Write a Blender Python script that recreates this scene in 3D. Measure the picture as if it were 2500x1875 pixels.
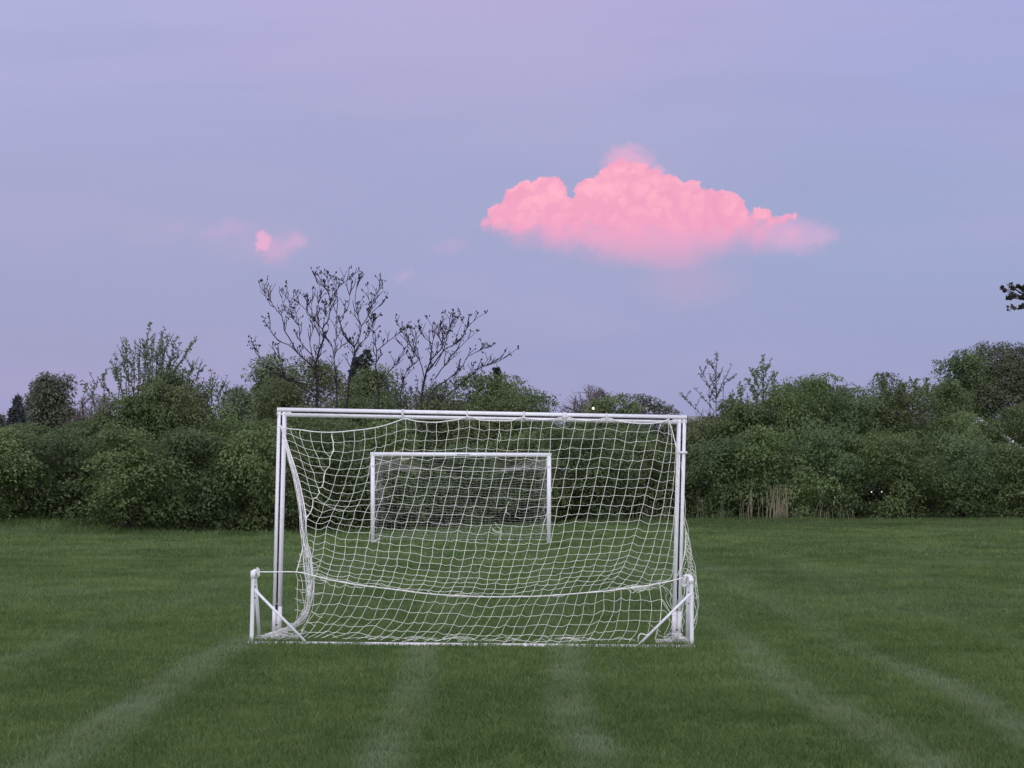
import bpy, math, random
import numpy as np
from mathutils import Vector
random.seed(7); rng = np.random.default_rng(7)
scn = bpy.context.scene
for o in list(bpy.data.objects): bpy.data.objects.remove(o)

# ------------------------------------------------------------------ camera
F = 3755.0; CAMZ = 1.42; PITCH = math.radians(3.3)
cam_d = bpy.data.cameras.new('camera'); cam = bpy.data.objects.new('camera', cam_d)
scn.collection.objects.link(cam); scn.camera = cam
cam.location = (0, 0, CAMZ); cam.rotation_euler = (math.pi/2 + PITCH, 0, 0)
cam_d.sensor_width = 36; cam_d.lens = 36*F/2500; cam_d.clip_end = 3000; cam_d.clip_start = 0.1
CP, SP = math.cos(PITCH), math.sin(PITCH)
def ray(px, py):
    a = (px-1250)/F; b = (937.5-py)/F
    return np.array([a, CP-b*SP, SP+b*CP])
def at(px, py, Y):
    d = ray(px, py); t = Y/d[1]
    return np.array([d[0]*t, Y, CAMZ+d[2]*t])
def lin(r, g, b):
    f = lambda c: (c/255/12.92) if c/255 <= .04045 else ((c/255+.055)/1.055)**2.4
    return (f(r), f(g), f(b))

# ------------------------------------------------------------------ sky
world = bpy.data.worlds.new('World'); scn.world = world; world.use_nodes = True
nt = world.node_tree; nt.nodes.clear()
class G:
    """tiny helper for math on sockets"""
    def __init__(s, nt): s.nt = nt
    def m(s, op, a, b=None, c=None, clamp=False):
        n = s.nt.nodes.new('ShaderNodeMath'); n.operation = op; n.use_clamp = clamp
        for i, v in enumerate((a, b, c)):
            if v is None: continue
            if isinstance(v, (int, float)): n.inputs[i].default_value = v
            else: s.nt.links.new(v, n.inputs[i])
        return n.outputs[0]
    def vm(s, op, a, b=None, out=0):
        n = s.nt.nodes.new('ShaderNodeVectorMath'); n.operation = op
        for i, v in enumerate((a, b)):
            if v is None: continue
            if isinstance(v, (tuple, list)): n.inputs[i].default_value = v
            else: s.nt.links.new(v, n.inputs[i])
        return n.outputs[out]
    def xyz(s, x, y, z=0.0):
        n = s.nt.nodes.new('ShaderNodeCombineXYZ')
        for i, v in enumerate((x, y, z)):
            if isinstance(v, (int, float)): n.inputs[i].default_value = v
            else: s.nt.links.new(v, n.inputs[i])
        return n.outputs[0]
    def noise(s, vec, scale, detail=4, rough=.5, col=False, dist=0):
        n = s.nt.nodes.new('ShaderNodeTexNoise'); s.nt.links.new(vec, n.inputs['Vector'])
        n.inputs['Scale'].default_value = scale; n.inputs['Detail'].default_value = detail
        n.inputs['Roughness'].default_value = rough; n.inputs['Distortion'].default_value = dist
        return n.outputs['Color' if col else 'Fac']
    def ss(s, v, a, b):
        n = s.nt.nodes.new('ShaderNodeMapRange'); n.interpolation_type = 'SMOOTHSTEP'
        for key, x in (('Value', v), ('From Min', a), ('From Max', b)):
            if isinstance(x, (int, float)): n.inputs[key].default_value = x
            else: s.nt.links.new(x, n.inputs[key])
        return n.outputs[0]
    def mix(s, f, a, b):
        n = s.nt.nodes.new('ShaderNodeMix'); n.data_type = 'RGBA'
        ia, ib, o = n.inputs[6], n.inputs[7], n.outputs[2]
        if isinstance(f, (int, float)): n.inputs[0].default_value = f
        else: s.nt.links.new(f, n.inputs[0])
        for i, v in ((ia, a), (ib, b)):
            if isinstance(v, (tuple, list)): i.default_value = (*v[:3], 1)
            else: s.nt.links.new(v, i)
        return o
g = G(nt)
tc = nt.nodes.new('ShaderNodeTexCoord'); D_ = tc.outputs['Generated']
sep = nt.nodes.new('ShaderNodeSeparateXYZ'); nt.links.new(D_, sep.inputs[0])
dx, dy, dz = sep.outputs
ysafe = g.m('MAXIMUM', dy, 0.02)
u = g.m('DIVIDE', dx, ysafe); w = g.m('DIVIDE', dz, ysafe)
front = g.ss(dy, 0.3, 0.7)
UV = g.xyz(u, w, 0.0)
# lilac twilight gradient: elevation and azimuth
elev = g.m('ADD', w, 0.0)
low = g.mix(g.ss(u, -.34, .34), lin(160,158,197), lin(155,159,199))
midc = g.mix(g.ss(u, -.34, .34), lin(164,166,204), lin(157,167,206))
topl = g.mix(g.ss(u, -.34, .02), lin(176,177,219), lin(181,174,215))
topc = g.mix(g.ss(u, .0, .34), topl, lin(165,170,218))
c1 = g.mix(g.ss(w, 0.02, 0.17), low, midc)
c2 = g.mix(g.ss(w, 0.15, 0.32), c1, topc)
streak = g.noise(g.xyz(g.m('MULTIPLY', u, 2.2), g.m('MULTIPLY', w, 9.0)), 1.6, 5, .5)
c3 = g.mix(g.m('MULTIPLY', g.ss(streak, .42, .72), .35), c2, lin(182,172,213))
streak2 = g.noise(g.xyz(g.m('MULTIPLY', u, 1.4), g.m('ADD', g.m('MULTIPLY', w, 12.0), 7.3)), 2.1, 5, .5)
c3 = g.mix(g.m('MULTIPLY', g.ss(streak2, .45, .75), .30), c3, lin(156,161,202))
# the pink cumulus that still catches the last sun
def duv(px, py):
    d = ray(px, py); return d[0]/d[1], d[2]/d[1]
R0 = 1/(2.169*F)
puffs = [(500,372,118),(395,365,88),(590,335,72),(292,432,50),(226,505,50),(430,480,105),(560,470,90),
 (800,335,98),(905,285,95),(1010,300,118),(1110,300,100),(1215,325,96),(1295,320,78),(990,450,160),(850,440,115),
 (1180,450,140),(1400,410,102),(1490,415,92),(1565,390,55),(1550,480,85),(1695,430,52),(1640,485,55),(1860,440,26),(1350,480,120),(680,450,80),(610,520,85),(720,530,90),(300,505,70),(380,520,75),(1740,500,58),(1600,520,70),(1500,500,90),(1250,520,120),(560,330,85),(330,430,60),(668,405,60),(1020,560,105),(1240,540,80),(880,535,75),(1400,500,90),(965,215,74),(1050,235,80),(1795,480,42),(1830,455,26)]
warp = g.noise(UV, 55, 5, .6, col=True)
warp = g.vm('SUBTRACT', warp, (.5, .5, .5))
ws = nt.nodes.new('ShaderNodeVectorMath'); ws.operation = 'SCALE'; nt.links.new(warp, ws.inputs[0]); ws.inputs['Scale'].default_value = .017
UVw = g.vm('ADD', UV, ws.outputs[0])
warp2 = g.noise(UV, 190, 3, .6, col=True)
warp2 = g.vm('SUBTRACT', warp2, (.5, .5, .5))
ws2 = nt.nodes.new('ShaderNodeVectorMath'); ws2.operation = 'SCALE'; nt.links.new(warp2, ws2.inputs[0]); ws2.inputs['Scale'].default_value = .0075
UVw = g.vm('ADD', UVw, ws2.outputs[0])
mul = nt.nodes.new('ShaderNodeVectorMath'); mul.operation = 'MULTIPLY'; nt.links.new(UVw, mul.inputs[0]); mul.inputs[1].default_value = (1, 1, 0)
UVw = mul.outputs[0]
def blob_sdf(lst, k=.006):
    cur = None
    for (x, y, r) in lst:
        cu, cw = duv(1080+x/2.169, 320+y/2.169)
        d = g.vm('DISTANCE', UVw, (cu, cw, 0), out=1)
        v = g.m('SUBTRACT', r*R0, d)
        cur = v if cur is None else g.m('SMOOTH_MAX', cur, v, k)
    return cur
sdf = blob_sdf(puffs)
_, wt = duv(1500, 360); _, wb = duv(1500, 640)
# lower parts dissolve softly, the crown stays crisp
_, wm = duv(1500, 532)
soft = g.m('ADD', .0016, g.m('MULTIPLY', g.ss(w, wm+.004, duv(1500,650)[1]), .045))
# MapRange smoothstep with socket range
dens = g.ss(sdf, 0.0, soft)
bot = g.ss(w, duv(1500, 680)[1], duv(1500, 560)[1])
dens = g.m('MULTIPLY', dens, g.m('ADD', .18, g.m('MULTIPLY', bot, .82)))
# veils: the soft cap above, the pale lobe at right and the fading skirt below
def veil(lst, sz, amt):
    cur = None
    for (x, y, rx, ry) in lst:
        cu, cw = duv(1080+x/2.169, 320+y/2.169)
        sb = g.vm('SUBTRACT', UVw, (cu, cw, 0)); ml = g.vm('MULTIPLY', sb, (1/(rx*R0), 1/(ry*R0), 0))
        v = g.m('SUBTRACT', 1.0, g.vm('LENGTH', ml, out=1))
        v = g.m('MULTIPLY', g.ss(v, 0.0, sz), amt)
        cur = v if cur is None else g.m('MAXIMUM', cur, v)
    return cur
cap = veil([(985,180,165,140),(1110,250,120,100)], .6, .62)
lobe = veil([(1880,545,260,140),(1980,545,160,100)], .8, .50)
skirt = veil([(1080,560,420,190),(480,545,430,95),(1120,640,430,230),(1480,560,330,130)], 1.0, .62)
skirt2 = veil([(1300,800,430,220)], 1.0, .16)
sdf2 = blob_sdf([(1040,560,240),(850,520,230),(620,500,200),(400,490,165),(1250,540,230),(1450,520,210),(1200,640,230),(1680,520,160),(1850,530,110),(1260,700,170)], .02)
under = g.m('MULTIPLY', g.ss(sdf2, 0.0, 0.022), g.ss(w, duv(1500, 320+420/2.169)[1], duv(1500, 320+540/2.169)[1]))
under = g.m('MULTIPLY', under, g.ss(w, duv(1500, 320+850/2.169)[1], duv(1500, 320+530/2.169)[1]))
skirt = g.m('MAXIMUM', g.m('MULTIPLY', under, .85), skirt2)
vor = nt.nodes.new('ShaderNodeTexVoronoi'); vor.feature = 'SMOOTH_F1'; vor.inputs['Scale'].default_value = 110
vor.inputs['Smoothness'].default_value = .35; nt.links.new(UVw, vor.inputs['Vector'])
vor2 = nt.nodes.new('ShaderNodeTexVoronoi'); vor2.feature = 'SMOOTH_F1'; vor2.inputs['Scale'].default_value = 200
vor2.inputs['Smoothness'].default_value = .5; nt.links.new(UVw, vor2.inputs['Vector'])
bil = g.m('ADD', vor.outputs['Distance'], g.m('MULTIPLY', vor2.outputs['Distance'], .5))
bigv = g.noise(UV, 26, 3, .5)
shade = g.m('ADD', g.m('MULTIPLY', g.ss(bil, .45, 1.0), .60), g.m('MULTIPLY', g.ss(bigv, .45, .68), .30))
lowf = g.ss(w, duv(1500, 460)[1], duv(1500, 600)[1])
pink = g.mix(shade, lin(255,180,202), lin(238,158,192))
pink = g.mix(g.m('MULTIPLY', lowf, .85), pink, lin(238,160,197))
veilc = g.mix(.5, lin(240,170,205), lin(215,175,212))
c4 = g.mix(skirt, c3, lin(240,166,200))
c4 = g.mix(lobe, c4, lin(228,178,214))
c4 = g.mix(cap, c4, lin(240,176,208))
c5 = g.mix(dens, c4, pink)
# the small pink wisp at left
def wisp(px, py, rx, ry, sz, amt):
    cu, cw = duv(px, py)
    sb = g.vm('SUBTRACT', UVw, (cu, cw, 0)); ml = g.vm('MULTIPLY', sb, (F/rx, F/ry, 0))
    return g.m('MULTIPLY', g.ss(g.m('SUBTRACT', 1.0, g.vm('LENGTH', ml, out=1)), 0.0, sz), amt)
for args, col in (((640, 590, 230, 90, 1., .30), (196,172,210)), ((400, 560, 200, 60, 1., .22), (190,172,210)), ((670, 612, 60, 40, .8, .42), (222,172,208)), ((718, 590, 40, 34, .8, .5), (220,174,210)), ((641, 592, 24, 30, .6, .8), (238,176,208)), ((634, 572, 14, 14, .6, .6), (232,178,212)),
                  ((570, 555, 60, 30, 1., .35), (205,172,212)), ((530, 570, 60, 26, 1., .25), (205,172,212)), ((440, 555, 40, 20, 1., .2), (205,172,212)),
                  ((1100, 600, 90, 30, 1., .2), (215,172,212)), ((985, 675, 40, 20, 1., .25), (215,180,215))):
    c5 = g.mix(wisp(*args), c5, lin(*col))
# away from the photographed part: dimmer lilac sides, a bright warm afterglow behind the viewer
up = g.ss(dz, 0.0, 1.0)
side = g.mix(up, (.50,.49,.70), (1.06,1.04,1.26))
back = g.ss(dy, 0.1, -0.9)
glow = g.m('MULTIPLY', back, g.ss(dz, .75, .0))
side = g.mix(glow, side, (2.02,2.02,2.22))
fin = g.mix(front, side, c5)
below = g.ss(dz, 0.0, -0.05)
fin = g.mix(below, fin, (.03,.05,.025))
SUN_EL = math.radians(4); SUN_AZ = math.radians(200)   # the sun has just gone down behind the viewer
sky = nt.nodes.new('ShaderNodeTexSky'); sky.sky_type = 'NISHITA'; sky.sun_disc = False
sky.sun_elevation = SUN_EL; sky.sun_rotation = SUN_AZ
bg1 = nt.nodes.new('ShaderNodeBackground'); bg1.inputs['Strength'].default_value = 1.0; nt.links.new(fin, bg1.inputs['Color'])
bg2 = nt.nodes.new('ShaderNodeBackground'); bg2.inputs['Strength'].default_value = 0.003; nt.links.new(sky.outputs[0], bg2.inputs['Color'])
add = nt.nodes.new('ShaderNodeAddShader'); nt.links.new(bg1.outputs[0], add.inputs[0]); nt.links.new(bg2.outputs[0], add.inputs[1])
wo = nt.nodes.new('ShaderNodeOutputWorld'); nt.links.new(add.outputs[0], wo.inputs['Surface'])
world.cycles.sampling_method = 'MANUAL'; world.cycles.sample_map_resolution = 512

sun_d = bpy.data.lights.new('sun', 'SUN'); sun = bpy.data.objects.new('sun', sun_d); scn.collection.objects.link(sun)
sun_d.energy = 0.25; sun_d.angle = math.radians(25); sun_d.color = (1.0, .92, .92)
sd = Vector((math.sin(SUN_AZ)*math.cos(math.radians(25)), math.cos(SUN_AZ)*math.cos(math.radians(25)), math.sin(math.radians(25))))
sun.rotation_euler = (-sd).to_track_quat('-Z', 'Y').to_euler(); sun.location = (0, -5, 20)
scn.view_settings.view_transform = 'Standard'; scn.view_settings.look = 'None'
scn.view_settings.exposure = 0; scn.view_settings.gamma = 1
scn.cycles.max_bounces = 6; scn.cycles.diffuse_bounces = 3; scn.cycles.transparent_max_bounces = 6

# ------------------------------------------------------------------ materials
def principled(name, col, rough=.6, spec=.3, metallic=0):
    m = bpy.data.materials.new(name); m.use_nodes = True
    b = m.node_tree.nodes['Principled BSDF']
    b.inputs['Base Color'].default_value = (*col, 1); b.inputs['Roughness'].default_value = rough
    b.inputs['Specular IOR Level'].default_value = spec; b.inputs['Metallic'].default_value = metallic
    return m
def noisy(name, ca, cb, scale, rough=.6, spec=.3, lo=.4, hi=.62, bump=0, detail=6):
    m = principled(name, ca, rough, spec); t = m.node_tree; G_ = G(t); b = t.nodes['Principled BSDF']
    c = t.nodes.new('ShaderNodeTexCoord')
    n = G_.noise(c.outputs['Object'], scale, detail, .6)
    t.links.new(G_.mix(G_.ss(n, lo, hi), ca, cb), b.inputs['Base Color'])
    if bump:
        bn = t.nodes.new('ShaderNodeBump'); bn.inputs['Strength'].default_value = bump; t.links.new(n, bn.inputs['Height'])
        t.links.new(bn.outputs[0], b.inputs['Normal'])
    return m
M = {}
M['paint'] = noisy('white_paint', (.86,.87,.90), (.70,.69,.71), 9, .38, .45, .5, .78)
M['paint_old'] = noisy('scuffed_white_paint', (.84,.83,.85), (.42,.39,.36), 16, .5, .35, .52, .75)
M['slot'] = noisy('slot_shade_tyre_rubber', (.022,.016,.024), (.06,.045,.055), 30, .7, .2)  # near-black: shade painted inside the rail slots, and tyre rubber on the car
M['bolt'] = principled('dark_bolt', (.02,.02,.022), .4, .4, .5)
M['strap'] = noisy('white_strap', (.78,.78,.80), (.6,.6,.62), 40, .6)
M['twine'] = noisy('net_twine', (.88,.90,.80), (.72,.74,.64), 14, .8, .1)
M['rope'] = noisy('white_rope', (.93,.93,.92), (.75,.75,.74), 60, .8, .1, bump=.3)
M['twine_far'] = noisy('grey_net_twine', (.60,.60,.57), (.45,.45,.43), 8, .8, .1)
M['bark'] = noisy('dark_bark', (.045,.038,.036), (.085,.072,.066), 6, .9, .1, bump=.4)
M['twig'] = principled('dark_twig', (.035,.030,.036), .9, .1)
M['twig_brown'] = noisy('brown_twig', (.17,.14,.125), (.10,.085,.08), 2, .9, .1)
M['reed'] = noisy('dry_reed', (.36,.31,.22), (.24,.21,.14), 3, .8, .1)
M['tag'] = principled('cream_label', (.62,.58,.48), .6)
def leaf_mat(name, ca, cb, trans=.35):
    m = bpy.data.materials.new(name); m.use_nodes = True; t = m.node_tree; t.nodes.clear(); G_ = G(t)
    at_ = t.nodes.new('ShaderNodeAttribute'); at_.attribute_name = 'tone'
    col = G_.mix(at_.outputs['Fac'], ca, cb)
    oi = t.nodes.new('ShaderNodeObjectInfo')
    hv = t.nodes.new('ShaderNodeHueSaturation')
    t.links.new(G_.m('ADD', .492, G_.m('MULTIPLY', oi.outputs['Random'], .011)), hv.inputs['Hue'])
    t.links.new(G_.m('ADD', .85, G_.m('MULTIPLY', oi.outputs['Random'], .30)), hv.inputs['Value'])
    hv.inputs['Saturation'].default_value = .93; t.links.new(col, hv.inputs['Color']); col = hv.outputs[0]
    d = t.nodes.new('ShaderNodeBsdfPrincipled'); d.inputs['Roughness'].default_value = .55; d.inputs['Specular IOR Level'].default_value = .25
    t.links.new(col, d.inputs['Base Color'])
    tr = t.nodes.new('ShaderNodeBsdfTranslucent'); t.links.new(col, tr.inputs[0])
    mx = t.nodes.new('ShaderNodeMixShader'); mx.inputs[0].default_value = trans
    t.links.new(d.outputs[0], mx.inputs[1]); t.links.new(tr.outputs[0], mx.inputs[2])
    o = t.nodes.new('ShaderNodeOutputMaterial'); t.links.new(mx.outputs[0], o.inputs[0])
    return m
M['leaf'] = leaf_mat('green_leaves', (.060,.098,.030), (.195,.265,.088))
M['leaf_cool'] = leaf_mat('cool_green_leaves', (.054,.092,.034), (.170,.240,.088))
M['leaf_olive'] = leaf_mat('olive_leaves', (.088,.120,.044), (.190,.242,.094))
M['leaf_pale'] = leaf_mat('pale_green_leaves', (.15,.205,.115), (.27,.35,.20))
M['leaf_brown'] = leaf_mat('brownish_leaves', (.085,.105,.052), (.150,.172,.090))
M['leaf_grey'] = leaf_mat('grey_green_leaves', (.095,.112,.075), (.18,.20,.135))
M['needle'] = leaf_mat('dark_needles', (.022,.032,.028), (.045,.060,.048), .1)
M['needle_blue'] = leaf_mat('blue_grey_needles', (.050,.062,.066), (.085,.10,.105), .1)

# ------------------------------------------------------------------ mesh helpers
def tag(o, label=None, cat=None, group=None, kind=None):
    if label: o['label'] = label
    if cat: o['category'] = cat
    if group: o['group'] = group
    if kind: o['kind'] = kind
    return o
def thing(name, loc, label, cat, group=None):
    o = bpy.data.objects.new(name, None); scn.collection.objects.link(o)
    o.location = tuple(float(v) for v in loc); o.empty_display_size = .3
    return tag(o, label, cat, group)
def mesh_np(name, V, loops, sizes, mat, parent=None, tone=None, smooth=False, col=None):
    """V (n,3) world coordinates; faces as a flat loop array and a size per face"""
    V = np.asarray(V, dtype=np.float32)
    if parent is not None:
        q = parent
        while q is not None: V = V - np.array(q.location, dtype=np.float32); q = q.parent
    me = bpy.data.meshes.new(name); me.vertices.add(len(V)); me.vertices.foreach_set('co', V.ravel())
    loops = np.asarray(loops, dtype=np.int32).ravel(); sizes = np.asarray(sizes, dtype=np.int32)
    me.loops.add(len(loops)); me.loops.foreach_set('vertex_index', loops)
    me.polygons.add(len(sizes)); st = np.concatenate([[0], np.cumsum(sizes)[:-1]]).astype(np.int32)
    me.polygons.foreach_set('loop_start', st); me.polygons.foreach_set('loop_total', sizes)
    if smooth: me.polygons.foreach_set('use_smooth', np.ones(len(sizes), dtype=bool))
    if tone is not None:
        a = me.attributes.new('tone', 'FLOAT', 'POINT'); a.data.foreach_set('value', np.asarray(tone, dtype=np.float32))
    if col is not None:
        a = me.attributes.new('tint', 'FLOAT_COLOR', 'POINT'); a.data.foreach_set('color', np.asarray(col, dtype=np.float32).ravel())
    me.update(calc_edges=True); me.validate()
    me.materials.append(mat)
    o = bpy.data.objects.new(name, me); scn.collection.objects.link(o)
    if parent is not None: o.parent = parent
    return o
class MB:
    def __init__(s): s.V = []; s.L = []; s.S = []; s.n = 0
    def add(s, V, faces):
        V = np.asarray(V, float); s.V.append(V)
        for f in faces: s.L.extend([i+s.n for i in f]); s.S.append(len(f))
        s.n += len(V)
    def tube(s, P, r, sides=6, cap=True):
        P = np.asarray(P, float); n = len(P)
        if n < 2: return
        r = np.broadcast_to(np.asarray(r, float), (n,))
        T = np.gradient(P, axis=0); T /= np.linalg.norm(T, axis=1)[:, None]+1e-9
        ref = np.array([0.,0.,1.]) if abs(T[0][2]) < .9 else np.array([1.,0.,0.])
        A = np.cross(T[0], ref); A /= np.linalg.norm(A); V = []
        ang = np.arange(sides)*2*math.pi/sides
        for i in range(n):
            A = A - T[i]*np.dot(A, T[i]); A /= np.linalg.norm(A)+1e-9; B = np.cross(T[i], A)
            V.append(P[i]+r[i]*(np.cos(ang)[:, None]*A+np.sin(ang)[:, None]*B))
        V = np.concatenate(V); fs = []
        for i in range(n-1):
            a = i*sides; b = a+sides
            for k in range(sides):
                k2 = (k+1) % sides; fs.append((a+k, a+k2, b+k2, b+k))
        if cap: fs.append(tuple(range(sides))[::-1]); fs.append(tuple(range((n-1)*sides, n*sides)))
        s.add(V, fs)
    def ball(s, c, r, n=6):
        V = []; fs = []
        for i in range(n+1):
            th = math.pi*i/n
            for k in range(n):
                ph = 2*math.pi*k/n; V.append((c[0]+r*math.sin(th)*math.cos(ph), c[1]+r*math.sin(th)*math.sin(ph), c[2]+r*math.cos(th)))
        for i in range(n):
            for k in range(n):
                fs.append((i*n+k, (i+1)*n+k, (i+1)*n+(k+1) % n, i*n+(k+1) % n))
        s.add(V, fs)
    def prism(s, prof, p0, p1, A, B):
        """closed profile (across, deep) swept from p0 to p1"""
        p0 = np.asarray(p0); p1 = np.asarray(p1); A = np.asarray(A, float); B = np.asarray(B, float)
        pr = np.asarray(prof); a = p0+pr[:, :1]*A+pr[:, 1:]*B; b = p1+pr[:, :1]*A+pr[:, 1:]*B
        n = len(pr); fs = [(i, (i+1) % n, n+(i+1) % n, n+i) for i in range(n)]
        fs.append(tuple(range(n))[::-1]); fs.append(tuple(range(n, 2*n)))
        s.add(np.concatenate([a, b]), fs)
    def box(s, lo, hi):
        x0, y0, z0 = lo; x1, y1, z1 = hi
        s.add([(x0,y0,z0),(x1,y0,z0),(x1,y1,z0),(x0,y1,z0),(x0,y0,z1),(x1,y0,z1),(x1,y1,z1),(x0,y1,z1)],
              [(0,3,2,1),(4,5,6,7),(0,1,5,4),(1,2,6,5),(2,3,7,6),(3,0,4,7)])
    def build(s, name, mat, parent=None, smooth=False):
        return mesh_np(name, np.concatenate(s.V), s.L, s.S, mat, parent, smooth=smooth)
def smooth_path(P, k=4):
    """Catmull-Rom through P"""
    P = np.asarray(P, float)
    if len(P) < 3: return P
    Q = np.concatenate([[2*P[0]-P[1]], P, [2*P[-1]-P[-2]]]); out = []
    for i in range(1, len(Q)-2):
        for j in range(k):
            t = j/k
            out.append(.5*((2*Q[i])+(-Q[i-1]+Q[i+1])*t+(2*Q[i-1]-5*Q[i]+4*Q[i+1]-Q[i+2])*t*t+(-Q[i-1]+3*Q[i]-3*Q[i+1]+Q[i+2])*t**3))
    out.append(P[-1]); return np.array(out)

# ------------------------------------------------------------------ ground
def sstep(x, a, b):
    t = np.clip((x-a)/(b-a), 0, 1); return t*t*(3-2*t)
def Hgt(x, y):
    x = np.asarray(x, float); y = np.asarray(y, float)
    z = -.009*np.clip(x+2.2, -3, 6)*np.exp(-((y-13.)/5)**2)
    z = z + .012*np.sin(x*.9+1.3)*np.sin(y*.7)*sstep(y, 16, 22)
    edge = 34.2+1.1*sstep(x, -11.5, -8.5)
    z = z + .22*sstep(y, edge, edge+2.0)*(1-sstep(x, -10.2, -8.2))
    foot = np.interp(x, [-9.6,-8,-6,-3,0,2,4,17], [60,36.2,35.6,37.3,41.3,44,46.4,47.2])
    z = z - .15*sstep(y, foot, foot+1.6)
    return z
xs = np.concatenate([[-900,-400,-150,-60], np.arange(-30, 30.01, .5), [60,150,400,900]])
ys = np.concatenate([[-600,-200,-60,-20], np.arange(-4, 70.01, .5), [90,150,400,1200]])
X, Y = np.meshgrid(xs, ys); nx, ny = len(xs), len(ys)
V = np.stack([X.ravel(), Y.ravel(), Hgt(X, Y).ravel()], 1)
idx = np.arange(nx*ny).reshape(ny, nx)
Fq = np.stack([idx[:-1,:-1], idx[:-1,1:], idx[1:,1:], idx[1:,:-1]], -1).reshape(-1)
gm = bpy.data.materials.new('lawn_soil'); gm.use_nodes = True; t = gm.node_tree; b = t.nodes['Principled BSDF']; Gg = G(t)
geo = t.nodes.new('ShaderNodeNewGeometry')
n1 = Gg.noise(geo.outputs['Position'], 3.0, 6, .65); n2 = Gg.noise(geo.outputs['Position'], 40, 4, .7)
cc = Gg.mix(Gg.ss(n1, .35, .65), (.060,.098,.030), (.090,.140,.050)); cc = Gg.mix(Gg.m('MULTIPLY', Gg.ss(n2, .4, .7), .5), cc, (.028,.042,.015))
t.links.new(cc, b.inputs['Base Color']); b.inputs['Roughness'].default_value = .9; b.inputs['Specular IOR Level'].default_value = .1
ground = mesh_np('ground', V, Fq, np.full((nx-1)*(ny-1), 4), gm, smooth=True)
tag(ground, kind='structure')

# value noise for lawn patches
def vnoise(x, y, seed):
    r = np.random.default_rng(seed).random((256, 256))
    xi = np.floor(x).astype(int); yi = np.floor(y).astype(int); fx = x-xi; fy = y-yi
    fx = fx*fx*(3-2*fx); fy = fy*fy*(3-2*fy); q = lambda a, b_: r[a % 256, b_ % 256]
    return (q(xi, yi)*(1-fx)+q(xi+1, yi)*fx)*(1-fy)+(q(xi, yi+1)*(1-fx)+q(xi+1, yi+1)*fx)*fy
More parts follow.
